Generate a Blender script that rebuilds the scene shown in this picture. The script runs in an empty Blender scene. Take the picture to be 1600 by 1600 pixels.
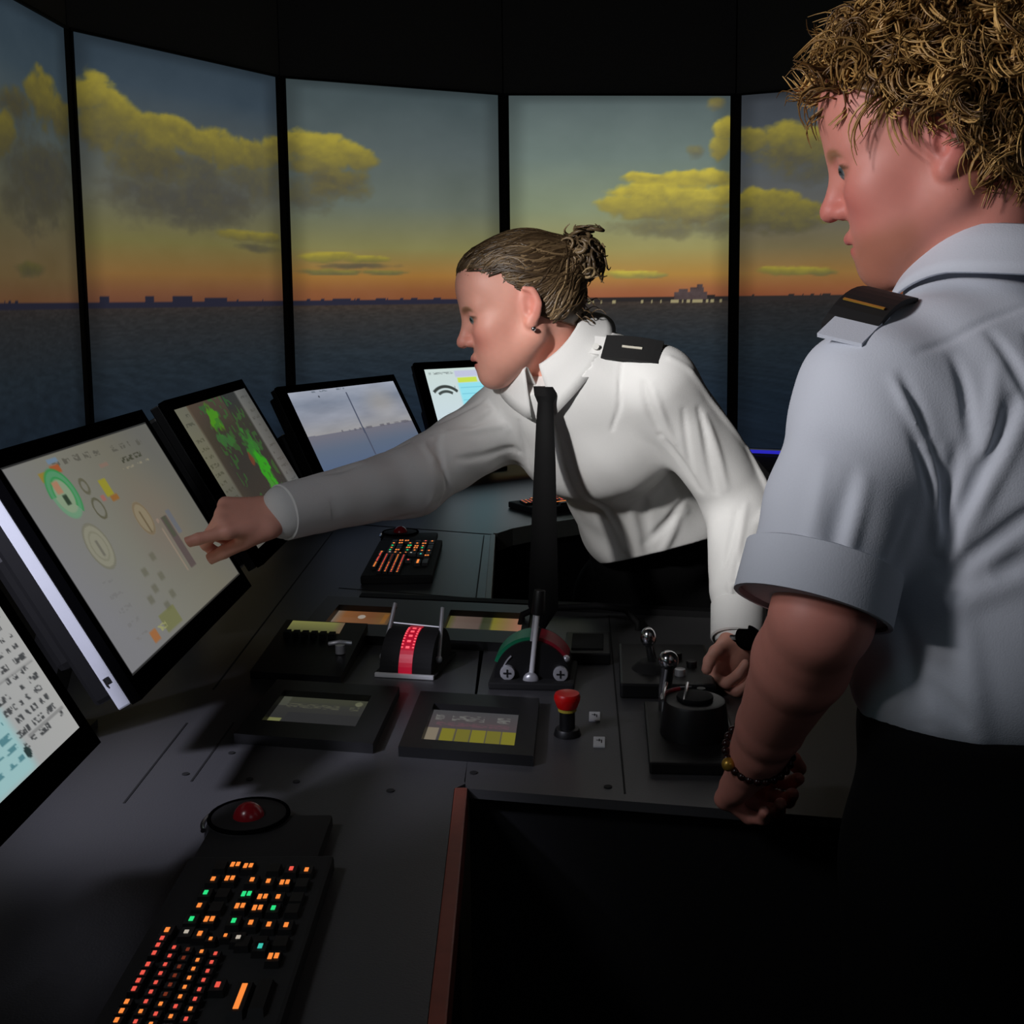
import bpy, bmesh, math, random
import numpy as np
from mathutils import Vector, Matrix
random.seed(7); RNG = np.random.default_rng(7)
S = bpy.context.scene; COL = S.collection
R = math.radians
# ------------------------------------------------------------------ camera, world, lights, exposure
F_PX, CX, CY = 1800.0, 800.0, 685.0
PITCH, ROLL = math.atan(216 / 1800.0), R(0.63)
CAM = Vector((0, 0, 1.535))
FWD = Vector((0, math.cos(PITCH), -math.sin(PITCH)))
_u0 = Vector((1, 0, 0)).cross(FWD)
RGT = Vector((1, 0, 0)) * math.cos(ROLL) - _u0 * math.sin(ROLL)
UPV = _u0 * math.cos(ROLL) + Vector((1, 0, 0)) * math.sin(ROLL)
cam = bpy.data.cameras.new('camera'); co = bpy.data.objects.new('camera', cam); COL.objects.link(co)
co.matrix_world = Matrix(((RGT.x, UPV.x, -FWD.x, CAM.x), (RGT.y, UPV.y, -FWD.y, CAM.y), (RGT.z, UPV.z, -FWD.z, CAM.z), (0, 0, 0, 1)))
cam.sensor_width = 36.0; cam.sensor_fit = 'HORIZONTAL'; cam.lens = F_PX / 1600 * 36
cam.shift_y = -(800 - CY) / 1600.0; cam.clip_start = 0.05; cam.clip_end = 60
S.camera = co
S.view_settings.view_transform = 'Standard'; S.view_settings.look = 'None'
S.view_settings.exposure = 0; S.view_settings.gamma = 1; S.view_settings.use_curve_mapping = False
w = bpy.data.worlds.new('world'); S.world = w; w.use_nodes = True
w.node_tree.nodes['Background'].inputs[0].default_value = (0.75, 0.85, 1, 1)
w.node_tree.nodes['Background'].inputs[1].default_value = 0.045
def lamp(name, kind, loc, target, power, color=(1, 1, 1), **kw):
    l = bpy.data.lights.new(name, kind); o = bpy.data.objects.new(name, l); COL.objects.link(o)
    o.location = loc; o.rotation_euler = (Vector(target) - Vector(loc)).to_track_quat('-Z', 'Y').to_euler()
    l.energy = power; l.color = color
    for k, v in kw.items(): setattr(l, k, v)
    return o
# a gridded flash head high on the left, aimed at the officer who leans over the console
lamp('flash_head', 'SPOT', (-0.95, 0.25, 2.15), (0.33, 1.86, 1.38), 165, (1, 0.97, 0.95), spot_size=R(23.5), spot_blend=1.0, shadow_soft_size=0.06)
# added spot from the left that brightens the man at the right
lamp('man_fill_spot', 'SPOT', (-1.0, 0.45, 1.95), (0.36, 1.12, 1.60), 54, (1, 0.95, 0.97), spot_size=R(34), spot_blend=1.0, shadow_soft_size=0.10)
# its weaker, wider spill
lamp('flash_spill', 'AREA', (-1.0, 0.45, 2.2), (0.1, 1.4, 1.0), 3.6, (0.92, 0.93, 1), shape='DISK', size=0.3)
# added spot on the left, brightens the touch monitor's side strip and the desk
lamp('side_strip_spot', 'SPOT', (-1.05, 0.72, 1.85), (-.50, 1.26, 1.16), 80, (0.80, 0.80, 1), spot_size=R(29), spot_blend=1.0, shadow_soft_size=.05)
# added dim blue fill light behind the photographer
lamp('blue_fill', 'AREA', (1.3, -1.3, 2.5), (0.6, 1.1, 1.3), 2.2, (0.78, 0.88, 1), shape='DISK', size=0.9)

# ------------------------------------------------------------------ helpers
def lin(c):
    a = np.asarray(c, float) / 255.0
    return np.where(a <= 0.04045, a / 12.92, ((a + 0.055) / 1.055) ** 2.4)
def rgba(c): return (*[float(x) for x in lin(c)], 1)
def at(px, py, y):
    r = FWD + RGT * ((px - CX) / F_PX) - UPV * ((py - CY) / F_PX)
    return CAM + r * (y / r.y)
def desk(px, py, z=0.95):
    r = FWD + RGT * ((px - CX) / F_PX) - UPV * ((py - CY) / F_PX)
    return CAM + r * ((z - CAM.z) / r.z)
def mat(name, c, rough=0.5, metal=0.0, emit=None, es=1.0, bump=0.0, scale=80, vcol=False, vary=0.12, emit_v=False, spec=0.5, sss=0.0):
    m = bpy.data.materials.new(name); m.use_nodes = True; nt = m.node_tree; b = nt.nodes['Principled BSDF']
    b.inputs['Base Color'].default_value = rgba(c); b.inputs['Roughness'].default_value = rough; b.inputs['Metallic'].default_value = metal
    b.inputs['Specular IOR Level'].default_value = spec
    if emit is not None:
        b.inputs['Emission Color'].default_value = rgba(emit); b.inputs['Emission Strength'].default_value = es
    if vcol or emit_v:
        a = nt.nodes.new('ShaderNodeAttribute'); a.attribute_name = 'Col'
        if emit_v:
            nt.links.new(a.outputs['Color'], b.inputs['Emission Color']); b.inputs['Emission Strength'].default_value = es
        else: nt.links.new(a.outputs['Color'], b.inputs['Base Color'])
    if bump or vary:
        t = nt.nodes.new('ShaderNodeTexCoord'); n = nt.nodes.new('ShaderNodeTexNoise'); n.inputs['Scale'].default_value = scale; n.inputs['Detail'].default_value = 4
        nt.links.new(t.outputs['Object'], n.inputs['Vector'])
        if vary and not vcol and not emit_v:
            mx = nt.nodes.new('ShaderNodeMix'); mx.data_type = 'RGBA'
            mx.inputs['A'].default_value = tuple(x * (1 - vary) for x in rgba(c)[:3]) + (1,); mx.inputs['B'].default_value = tuple(min(1, x * (1 + vary)) for x in rgba(c)[:3]) + (1,)
            nt.links.new(n.outputs['Fac'], mx.inputs['Factor']); nt.links.new(mx.outputs['Result'], b.inputs['Base Color'])
        if bump:
            bp = nt.nodes.new('ShaderNodeBump'); bp.inputs['Strength'].default_value = bump; bp.inputs['Distance'].default_value = 0.002
            nt.links.new(n.outputs['Fac'], bp.inputs['Height']); nt.links.new(bp.outputs['Normal'], b.inputs['Normal'])
    if sss:
        b.inputs['Subsurface Weight'].default_value = sss; b.inputs['Subsurface Scale'].default_value = 0.004; b.inputs['Subsurface Radius'].default_value = (1, 0.35, 0.2)
    return m
M = {}
M['black'] = mat('black_plastic', (18, 18, 19), 0.45)
M['matte'] = mat('matte_black', (15, 15, 15), 0.8)
M['wallblack'] = mat('black_wall_panel', (100, 100, 100), 0.9, bump=0.1, spec=.1)
M['desk'] = mat('charcoal_laminate', (66, 66, 67), 0.42, bump=0.12, scale=400, vary=0.08)
M['deskside'] = mat('dark_side_panel', (24, 24, 25), 0.7, spec=.15)
M['gap'] = mat('panel_joint', (10, 10, 10), 0.8)
M['wood'] = mat('red_brown_edge', (120, 62, 50), 0.45, bump=0.1, scale=40, vary=0.3)
M['edge'] = mat('pale_edge_band', (120, 120, 112), 0.45)
M['chrome'] = mat('chrome', (215, 215, 218), 0.18, 1.0, vary=0)
M['steel'] = mat('brushed_steel', (205, 205, 208), 0.3, 0.45)
M['brightbar'] = mat('bright_metal_bar', (240, 240, 240), 0.3, 0.1, vary=0)
M['silver'] = mat('silver_side_strip', (215, 218, 224), 0.3, 0.2, vary=0.03)
M['gloss'] = mat('gloss_black_glass', (6, 6, 7), 0.4, vary=0, spec=0)
M['red'] = mat('red_scale', (200, 20, 50), 0.4, emit=(150, 12, 38), es=0.7)
M['reddot'] = mat('red_scale_mark', (255, 120, 130), 0.4, emit=(235, 90, 100), es=0.9, vary=0)
M['estop'] = mat('red_mushroom_button', (235, 22, 22), 0.35, vary=0.05)
M['green'] = mat('green_scale', (10, 120, 80), 0.4)
M['redarc'] = mat('dull_red_scale', (150, 30, 45), 0.4)
M['paper'] = mat('label_white', (190, 192, 190), 0.6)
M['ink'] = mat('label_ink', (30, 30, 30), 0.7)
M['display'] = mat('lit_display', (4, 4, 4), 0.14, emit_v=True, es=.95, spec=.02)
M['proj'] = mat('projected_picture', (6, 6, 6), 0.85, emit_v=True, es=1.0, spec=0.1)
M['led'] = mat('blue_led_line', (20, 20, 90), 0.4, emit=(46, 44, 200), es=0.8, vary=0)
M['floor'] = mat('dark_floor', (20, 20, 21), 0.8, bump=0.1)
for n, c, e in (('key_o', (255, 140, 60), 1.0), ('key_r', (235, 85, 70), 1.0), ('key_g', (40, 225, 130), 1.0), ('key_w', (200, 190, 175), 0.8), ('key_t', (60, 200, 180), 0.9), ('key_d', (150, 60, 35), 0.5)):
    M[n] = mat('backlit_' + n, (20, 14, 10), 0.5, emit=c, es=e, vary=0)

def link(name, me, m=None, parent=None, smooth=False):
    o = bpy.data.objects.new(name, me); COL.objects.link(o)
    if m is not None: me.materials.append(M[m] if isinstance(m, str) else m)
    if parent is not None: o.parent = parent
    if smooth: me.polygons.foreach_set('use_smooth', [True] * len(me.polygons))
    return o
def tag(o, label=None, cat=None, group=None, kind=None):
    for k, v in (('label', label), ('category', cat), ('group', group), ('kind', kind)):
        if v: o[k] = v
    return o
def thing(name, label, cat, loc=(0, 0, 0), rot=None, group=None, mw=None):
    o = bpy.data.objects.new(name, None); COL.objects.link(o); o.empty_display_size = 0.05
    if mw is not None: o.matrix_world = mw
    else:
        o.location = loc
        if rot: o.rotation_euler = rot
    return tag(o, label, cat, group)
def pydata(v, f):
    me = bpy.data.meshes.new('mesh'); me.from_pydata([tuple(x) for x in v], [], f); me.update(); return me
class MB:
    """collects shapes, then becomes one mesh object"""
    def __init__(s): s.bm = bmesh.new()
    def box(s, c, d, rz=0, bev=0, mw=None):
        r = bmesh.ops.create_cube(s.bm, size=1); vs = r['verts']
        bmesh.ops.scale(s.bm, vec=d, verts=vs)
        if bev:
            es = list({e for v in vs for e in v.link_edges})
            r2 = bmesh.ops.bevel(s.bm, geom=es, offset=bev, segments=2, affect='EDGES', profile=0.6); vs = list({v for f in r2['faces'] for v in f.verts} | {v for v in vs if v.is_valid})
        if rz: bmesh.ops.rotate(s.bm, cent=(0, 0, 0), matrix=Matrix.Rotation(rz, 3, 'Z'), verts=vs)
        bmesh.ops.translate(s.bm, vec=c, verts=vs)
        if mw is not None: bmesh.ops.transform(s.bm, matrix=mw, verts=vs)
        return s
    def cyl(s, a, b, r, r2=None, n=20, bev=0):
        a = Vector(a); b = Vector(b); d = b - a
        q = bmesh.ops.create_cone(s.bm, cap_ends=True, segments=n, radius1=r, radius2=r if r2 is None else r2, depth=d.length)
        vs = q['verts']
        if bev:
            es = [e for e in {e for v in vs for e in v.link_edges} if len(e.link_faces) == 2 and any(len(f.verts) > 4 for f in e.link_faces)]
            r3 = bmesh.ops.bevel(s.bm, geom=es, offset=bev, segments=2, affect='EDGES', profile=0.6); vs = list({v for f in r3['faces'] for v in f.verts} | {v for v in vs if v.is_valid})
        m = Matrix.Translation((a + b) / 2) @ d.to_track_quat('Z', 'Y').to_matrix().to_4x4()
        bmesh.ops.transform(s.bm, matrix=m, verts=vs); return s
    def ball(s, c, r, sc=(1, 1, 1), n=20):
        q = bmesh.ops.create_uvsphere(s.bm, u_segments=n, v_segments=max(8, n // 2), radius=r)
        bmesh.ops.scale(s.bm, vec=sc, verts=q['verts']); bmesh.ops.translate(s.bm, vec=c, verts=q['verts']); return s
    def tube(s, pts, r, n=8, closed=False):
        pts = [Vector(p) for p in pts]; k = len(pts); rings = []
        for i, p in enumerate(pts):
            a = pts[(i - 1) % k] if closed or i else pts[i]; b = pts[(i + 1) % k] if closed or i < k - 1 else pts[i]
            t = (b - a).normalized(); x = t.orthogonal().normalized() if not rings else (px_ - t * px_.dot(t)).normalized()
            px_ = x; y = t.cross(x); rr = r[i] if isinstance(r, (list, tuple)) else r
            rings.append([s.bm.verts.new(p + x * (rr * math.cos(j * 2 * math.pi / n)) + y * (rr * math.sin(j * 2 * math.pi / n))) for j in range(n)])
        for i in range(k if closed else k - 1):
            A, B = rings[i], rings[(i + 1) % k]
            for j in range(n): s.bm.faces.new((A[j], A[(j + 1) % n], B[(j + 1) % n], B[j]))
        if not closed: s.bm.faces.new(rings[0][::-1]); s.bm.faces.new(rings[-1])
        return s
    def prism(s, poly, z0, z1):
        lo = [s.bm.verts.new((*p, z0)) for p in poly]; hi = [s.bm.verts.new((*p, z1)) for p in poly]
        s.bm.faces.new(lo[::-1]); s.bm.faces.new(hi)
        for i in range(len(poly)):
            j = (i + 1) % len(poly); s.bm.faces.new((lo[i], lo[j], hi[j], hi[i]))
        return s
    def hexa(s, lo, hi):
        a = [s.bm.verts.new(p) for p in lo]; b = [s.bm.verts.new(p) for p in hi]
        s.bm.faces.new(a[::-1]); s.bm.faces.new(b)
        for i in range(len(a)):
            j = (i + 1) % len(a); s.bm.faces.new((a[i], a[j], b[j], b[i]))
        return s
    def build(s, name, m, parent=None, smooth=False):
        bmesh.ops.recalc_face_normals(s.bm, faces=s.bm.faces)
        me = bpy.data.meshes.new(name); s.bm.to_mesh(me); s.bm.free()
        o = link(name, me, m, parent)
        if smooth:
            me.polygons.foreach_set('use_smooth', [True] * len(me.polygons)); 
            try: me.set_sharp_from_angle(angle=R(40))
            except Exception: pass
        return o
def col_attr(me, rgb):
    a = me.attributes.new('Col', 'FLOAT_COLOR', 'POINT'); c = np.ones((len(me.vertices), 4), np.float32); c[:, :3] = rgb
    a.data.foreach_set('color', c.ravel())
def sheet(name, m, parent, p0, ex, ey, nx, ny, paint):
    """flat lit picture: grid from corner p0 along ex (u 0..1) and ey (v 0..1), coloured by paint(u, v) in sRGB 0..255"""
    u, v = np.meshgrid(np.linspace(0, 1, nx), np.linspace(0, 1, ny))
    P = np.array(p0)[None] + u.reshape(-1, 1) * np.array(ex)[None] + v.reshape(-1, 1) * np.array(ey)[None]
    i = np.arange(nx * ny).reshape(ny, nx)
    f = np.stack([i[:-1, :-1], i[:-1, 1:], i[1:, 1:], i[1:, :-1]], -1).reshape(-1, 4)
    me = bpy.data.meshes.new(name); me.vertices.add(len(P)); me.vertices.foreach_set('co', P.astype(np.float32).ravel())
    me.loops.add(f.size); me.loops.foreach_set('vertex_index', f.ravel().astype(np.int32))
    me.polygons.add(len(f)); me.polygons.foreach_set('loop_start', np.arange(0, f.size, 4, dtype=np.int32)); me.update(calc_edges=True)
    col_attr(me, lin(np.clip(paint(u.ravel(), v.ravel()), 0, 255)))
    return link(name, me, m, parent)
def vnoise(x, y, seed=0):
    def h(a, b): 
        n = np.sin(a * 127.1 + b * 311.7 + seed * 74.7) * 43758.5453; return n - np.floor(n)
    xi, yi = np.floor(x), np.floor(y); fx, fy = x - xi, y - yi; fx = fx * fx * (3 - 2 * fx); fy = fy * fy * (3 - 2 * fy)
    return (h(xi, yi) * (1 - fx) + h(xi + 1, yi) * fx) * (1 - fy) + (h(xi, yi + 1) * (1 - fx) + h(xi + 1, yi + 1) * fx) * fy
def fbm(x, y, seed=0, o=4):
    s = 0; a = 0.5
    for k in range(o): s = s + a * vnoise(x * 2 ** k, y * 2 ** k, seed + k); a *= 0.5
    return s / 0.9375
def ramp(t, stops):
    xs = [s[0] for s in stops]; return np.stack([np.interp(t, xs, [s[1][k] for s in stops]) for k in range(3)], -1)
def sm(a, b, x): 
    t = np.clip((x - a) / (b - a), 0, 1); return t * t * (3 - 2 * t)

# ------------------------------------------------------------------ the room
SV = [(-1.984, 3.882), (-1.937, 5.244), (-1.229, 6.387), (-0.031, 6.999), (1.365, 7.097), (2.610, 6.543), (3.468, 5.484)]   # the corners of the screen ring
ZT, ZB, ZH = 2.735, 0.615, 1.535
def ring_out(d):
    out = []
    for i, p in enumerate(SV):
        t = Vector((0, 0))
        if i: t += (Vector(SV[i]) - Vector(SV[i - 1])).normalized()
        if i < len(SV) - 1: t += (Vector(SV[i + 1]) - Vector(SV[i])).normalized()
        t.normalize(); out.append(Vector(p) + Vector((-t.y, t.x)) * d)
    return out
def struct(o): return tag(o, kind='structure')
struct(MB().box((0.6, 2.8, -0.05), (9, 11, 0.1)).build('floor', 'floor'))
struct(MB().box((0.6, 2.8, 3.95), (9, 11, 0.1)).build('ceiling', 'wallblack'))
outer = ring_out(0.14)
def wall_band(z0, z1, name, m='wallblack'):
    g = MB()
    for i in range(6):
        a, b = Vector(SV[i]), Vector(SV[i + 1]); t = (b - a).normalized() * 0.004; a2, b2 = outer[i], outer[i + 1]
        g.hexa([(*(a + t), z0), (*(b - t), z0), (*b2, z0), (*a2, z0)], [(*(a + t), z1), (*(b - t), z1), (*b2, z1), (*a2, z1)])
    return struct(g.build(name, m))
wall_band(ZT + 0.012, 3.9, 'wall_front'); 
wall_band(0.0, ZB - 0.05, 'wall_front_lower')
struct(MB().box((-2.16, 0.78, 1.95), (0.1, 6.46, 3.9)).build('wall_left', 'wallblack'))
struct(MB().box((3.62, 1.55, 1.95), (0.1, 8.1, 3.9)).build('wall_right', 'wallblack'))
struct(MB().box((0.8, -2.5, 1.95), (6, 0.1, 3.9)).build('wall_back', 'wallblack'))

# ---- the projected evening sea, panel by panel (s along the panel, h above the horizon in units of its top)
SKY = {0: [(0, (92, 62, 42)), (.10, (92, 76, 50)), (.3, (82, 78, 58)), (.55, (70, 76, 72)), (.8, (52, 64, 72)), (1.05, (42, 54, 64))],
       1: [(0, (102, 64, 48)), (.05, (112, 74, 50)), (.12, (124, 92, 52)), (.25, (108, 102, 62)), (.45, (92, 94, 84)), (.65, (78, 84, 84)), (.85, (54, 66, 76)), (1.05, (44, 56, 66))],
       2: [(0, (126, 76, 50)), (.05, (132, 84, 52)), (.12, (150, 108, 54)), (.25, (126, 122, 78)), (.45, (98, 106, 96)), (.7, (84, 94, 94)), (1.05, (60, 72, 76))],
       3: [(0, (146, 86, 60)), (.05, (152, 98, 64)), (.12, (168, 128, 66)), (.25, (150, 142, 90)), (.45, (128, 138, 112)), (.7, (108, 122, 116)), (1.05, (78, 90, 92))],
       4: [(0, (124, 70, 48)), (.05, (132, 84, 52)), (.12, (138, 104, 58)), (.25, (110, 100, 72)), (.45, (92, 92, 88)), (.7, (78, 84, 90)), (1.05, (52, 56, 62))],
       5: [(0, (120, 64, 42)), (.12, (110, 86, 54)), (.4, (84, 84, 80)), (1.05, (46, 52, 60))]}
SEA = {0: (0.85, (0, 0, 0)), 1: (0.95, (2, 1, 0)), 2: (1.05, (10, 5, 0)), 3: (1.05, (9, 5, 1)), 4: (0.85, (0, 0, 0)), 5: (.8, (0, 0, 0))}
# cloud blobs: s, h, half-width, half-height, brightness 0..1 (1 = sunlit yellow)
CLOUDS = {0: [(.80, .73, .13, .09, .75), (.93, .69, .1, .07, .6), (.50, .57, .10, .07, .75), (.6, .66, .12, .06, .35), (.75, .45, .3, .16, .12), (.64, .124, .14, .025, .45)],
          1: [(.05, .80, .10, .075, .95), (.14, .77, .10, .07, .95), (.22, .71, .09, .07, .8), (.10, .68, .12, .08, .55), (.33, .69, .13, .07, .85), (.45, .71, .13, .06, .9), (.58, .68, .13, .07, .8), (.72, .66, .13, .065, .8), (.85, .66, .12, .07, .7), (.97, .68, .09, .07, .8),
              (.3, .58, .22, .09, .35), (.55, .56, .28, .09, .22), (.85, .54, .2, .09, .28), (.5, .45, .4, .12, .06), (.80, .30, .20, .024, .8), (.92, .295, .1, .022, .7), (.86, .245, .14, .02, .15)],
          2: [(.03, .735, .12, .065, 1), (.14, .72, .12, .062, 1), (.24, .69, .10, .058, .95), (.33, .66, .075, .05, .75), (.1, .64, .16, .06, .6), (.2, .56, .17, .07, .35), (.08, .50, .15, .08, .25), (.17, .213, .15, .022, 1), (.36, .20, .14, .016, .9), (.30, .17, .2, .012, .1), (.18, .143, .16, .013, .6), (.42, .14, .12, .012, .6)],
          3: [(.62, .60, .13, .03, .95), (.78, .60, .16, .04, .95), (.92, .61, .12, .04, .95), (.62, .53, .17, .06, 1), (.80, .52, .2, .07, 1), (.95, .52, .12, .06, .9), (.50, .47, .13, .045, .9), (.66, .45, .2, .05, .7), (.85, .43, .2, .06, .55), (.7, .37, .26, .05, .22), (.93, .37, .14, .06, .2), (.97, .84, .055, .07, .95), (.95, .75, .05, .06, .8), (.84, .735, .05, .035, .3), (.93, .97, .05, .03, .45), (.53, .125, .13, .02, .95), (.64, .118, .08, .012, .6)],
          4: [(.06, .79, .1, .07, .75), (.2, .80, .12, .08, .8), (.34, .76, .14, .08, .8), (.48, .80, .14, .08, .7), (.25, .70, .22, .08, .4), (.4, .64, .2, .08, .2), (.06, .49, .12, .06, .85), (.17, .47, .12, .06, .75), (.28, .43, .12, .05, .65), (.42, .385, .13, .025, .7), (.56, .39, .1, .03, .6), (.2, .37, .22, .05, .35), (.1, .40, .16, .06, .4), (.25, .135, .17, .022, .95), (.38, .12, .07, .015, .7)],
          5: [(.3, .7, .3, .1, .6), (.5, .4, .3, .06, .6)]}
SUNLIT = np.array([(74, 72, 68), (104, 98, 66), (132, 122, 62), (166, 152, 62)], float)
def paint_panel(k):
    def p(u, v):
        h = (ZB + (ZT - ZB) * v - ZH) / (ZT - ZH); s = u; X = s + k
        c = ramp(h, SKY[k]); c = c + (fbm(X * 5, h * 7, 3)[:, None] - .5) * 10
        wx = (fbm(X * 9, h * 14, 11) - .5); wy = (fbm(X * 9, h * 14, 23) - .5); fine = fbm(X * 26, h * 34, 5) - .5
        cov = np.zeros_like(h); br = np.zeros_like(h); wsum = np.full_like(h, 1e-6)
        for (cs, ch, a, b, w_) in CLOUDS[k]:
            a, b = a * 1.12, b * 1.22; dx = (s - cs + wx * a * .7) / a; dy = (h - ch + wy * b * 1.0) / b
            dy = np.where(dy < 0, dy * .8, dy * 1.12)
            d = 1 - (dx * dx + dy * dy) + fine * .55
            m = sm(0, .7 if w_ > .5 else 1.0, d); cov = np.maximum(cov, m * (1 if w_ > .3 else .75))
            loc = np.clip(w_ * (0.72 + .42 * np.clip(dy + .25, -1, .8)) + fine * .28, 0, 1)
            br += m * loc; wsum += m
        br = br / wsum; bi = np.clip(br, 0, 1) * 3
        cc = np.stack([np.interp(bi, [0, 1, 2, 3], SUNLIT[:, j]) for j in range(3)], -1)
        gain = {0: .68, 1: .86, 2: .95, 3: 1.14, 4: .9, 5: .8}[k]
        c = c * (1 - cov[:, None]) + (cc * gain) * cov[:, None]
        sea = ramp(-h, [(0, (52, 46, 44)), (.06, (44, 44, 45)), (.25, (34, 42, 49)), (.5, (26, 36, 47)), (1, (21, 30, 44))])
        sea = sea * SEA[k][0] + np.array(SEA[k][1]) * np.exp(h * 9)[:, None] 
        wv = fbm(X * 14 / (0.25 - np.minimum(h, 0)), 9 / (0.08 - np.minimum(h, 0)), 31) - .5
        sea = sea * (1 + wv[:, None] * .34)
        # the far shore
        sk = .006 + .011 * np.floor(fbm(X * 30, X * 0, 41) * 5) / 5 * (vnoise(X * 6, X * 0, 44) > .35)
        if k == 1:
            for q, hh, ww in ((.071, .035, .02), (.277, .032, .022), (.44, .03, .05), (.615, .024, .06)): sk = np.maximum(sk, hh * (np.abs(s - q) < ww))
        shore = (h > -.012) & (h < sk)
        c = np.where((h < 0)[:, None], sea, c); c = np.where(shore[:, None], np.array((38, 38, 52)) * (SEA[k][0] if k < 3 else 1) + (0 if k < 3 else np.array((6, 2, -12))), c)
        if k == 3:   # a cruise ship on the horizon
            ship = ((np.abs(s - .825) < .075) & (h > -.01) & (h < .030)) | ((np.abs(s - .79) < .02) & (h > 0) & (h < .045)) | ((np.abs(s - .855) < .03) & (h > 0) & (h < .055)) | ((np.abs(s - .868) < .012) & (h > 0) & (h < .072))
            c = np.where(ship[:, None], np.array((74, 62, 62)) + fine[:, None] * 30, c)
            lights = (np.abs(h + .012) < .008) & (vnoise(X * 90, X * 0, 9) > .72); c = np.where(lights[:, None], np.array((150, 140, 105)), c)
        edge = sm(0, .10, s) * sm(0, .10, 1 - s) * sm(0, .03, 1 - v); c = c * (0.80 + .20 * edge)[:, None]
        return c
    return p
NAMES5 = ['leftmost sky and sea screen cut by the left frame edge', 'sky and sea screen above the two left monitors, long grey cloud bank', 'sky and sea screen left of the leaning woman, cloud bank ending in clear sky',
          'middle sky and sea screen with cruise ship on the horizon behind the woman', 'sky and sea screen between the woman and the blond man', 'sky and sea screen mostly hidden behind the blond man']
for k in range(6):
    a, b = Vector(SV[k]), Vector(SV[k + 1]); t = (b - a).normalized(); n = Vector((-t.y, t.x)); L = (b - a).length; g = 0.034
    mw = Matrix(((t.x, n.x, 0, a.x), (t.y, n.y, 0, a.y), (0, 0, 1, 0), (0, 0, 0, 1)))
    th = thing('projection_screen', NAMES5[k], 'screen', mw=mw, group='screens of the simulated sea view')
    sheet('picture', 'proj', th, (g, 0.0, ZB), (L - 2 * g, 0, 0), (0, 0, ZT - ZB), 190, 230, paint_panel(k))
    MB().box((L / 2, 0.03, (ZT + ZB) / 2), (L - 0.05, 0.05, ZT - ZB + .01)).build('backing_board', 'matte', th)
    MB().box((L / 2, 0.012, ZT + .006), (L - 0.02, 0.05, 0.012)).build('top_rail', 'matte', th)
for i in range(1, 6):
    p = Vector(SV[i]); q = outer[i] - p
    struct(MB().box((*(p + q * .28), (ZT + ZB) / 2), (0.062, 0.07, ZT - ZB + .04), rz=math.atan2(q.y, q.x) - math.pi / 2).build('trim_%d' % i, 'matte'))
led = MB()
inn = ring_out(-0.004)
led.tube([(*p, ZB - 0.022) for p in inn], 0.011, 6)
tag(led.build('led_strip', 'led'), 'thin glowing blue light strip along the foot of the sea screens', 'light strip')

# ------------------------------------------------------------------ the consoles
DZ = 0.95
WA, WU, WV = Vector((-0.0585, 1.331)), Vector((0.978, -0.208)), Vector((0.06, 0.998))
def W2(a, b): return WA + WU * a + WV * b
def wpt(a, b, z=DZ): p = W2(a, b); return Vector((p.x, p.y, z))
def wbox(mb, a0, a1, b0, b1, z0, z1):
    q = [W2(a0, b0), W2(a1, b0), W2(a1, b1), W2(a0, b1)]
    return mb.hexa([(*p, z0) for p in q], [(*p, z1) for p in q])
def sides(mb, pts, z0, z1, th):
    for p, q in zip(pts[:-1], pts[1:]):
        p, q = Vector(p), Vector(q); t = (q - p).normalized(); n = Vector((-t.y, t.x)) * th
        mb.hexa([(*p, z0), (*q, z0), (*(q + n), z0), (*(p + n), z0)], [(*p, z1), (*q, z1), (*(q + n), z1), (*(p + n), z1)])
    return mb
sc_ = thing('side_console', 'long charcoal console along the left carrying the near monitors, red-brown edge', 'console', (0, 0, 0))
MB().prism([(-1.25, .2), (-.0745, .2), (-.0745, 1.331), (-.062, 1.345), (-.057, 2.185), (-.057, 2.845), (-.9, 3.2), (-1.25, 2.95)], .91, DZ).build('worktop', 'desk', sc_)
MB().box((-.0662, .768, .93), (.0158, 1.13, .042), bev=.002).build('edge_trim', 'wood', sc_)
tag(MB().box((-.0505, 2.518, .93), (.013, .66, .042), bev=.002).build('edge_trim', 'edge', sc_), 'pale edge band')
sides(MB(), [(-.07, .2), (-.07, 1.33)], 0, .91, .02).build('front_panel', 'deskside', sc_)
sides(MB(), [(-.06, 2.2), (-.06, 2.84)], 0, .91, .02).build('front_panel', 'deskside', sc_)
for (x0, y0), (x1, y1) in (((-.463, 1.30), (-.461, 1.56)), ((-.40, 1.36), (-.395, 1.56)), ((-.56, 1.02), (-.30, 1.365)), ((-.46, 1.70), (-.462, 2.9)), ((-.075, 2.2), (-.073, 2.84)), ((-.36, 2.32), (-.06, 2.22))):
    d = Vector((x1 - x0, y1 - y0)); 
    if abs(d.x) > .2 and y0 < 1.1: continue

    g = MB(); n = Vector((-d.y, d.x)).normalized() * .0013; p, q = Vector((x0, y0)), Vector((x1, y1))
    g.hexa([(*(p - n), DZ - .002), (*(q - n), DZ - .002), (*(q + n), DZ - .002), (*(p + n), DZ - .002)], [(*(p - n), DZ + .0006), (*(q - n), DZ + .0006), (*(q + n), DZ + .0006), (*(p + n), DZ + .0006)]).build('panel_joint', 'gap', sc_)
for px, py in ((362, 1177), (463, 1222), (390, 1218), (290, 1210)):
    p = desk(px, py); MB().cyl((p.x, p.y, DZ - .002), (p.x, p.y, DZ + .0012), .0045, n=12).build('screw', 'gap', sc_)
MB().box((-.98, 1.6, .985), (.5, 2.6, .07), bev=.01).build('added_dark_ledge', 'deskside', sc_)  # dark box added to keep the desk behind the monitors dark

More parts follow.
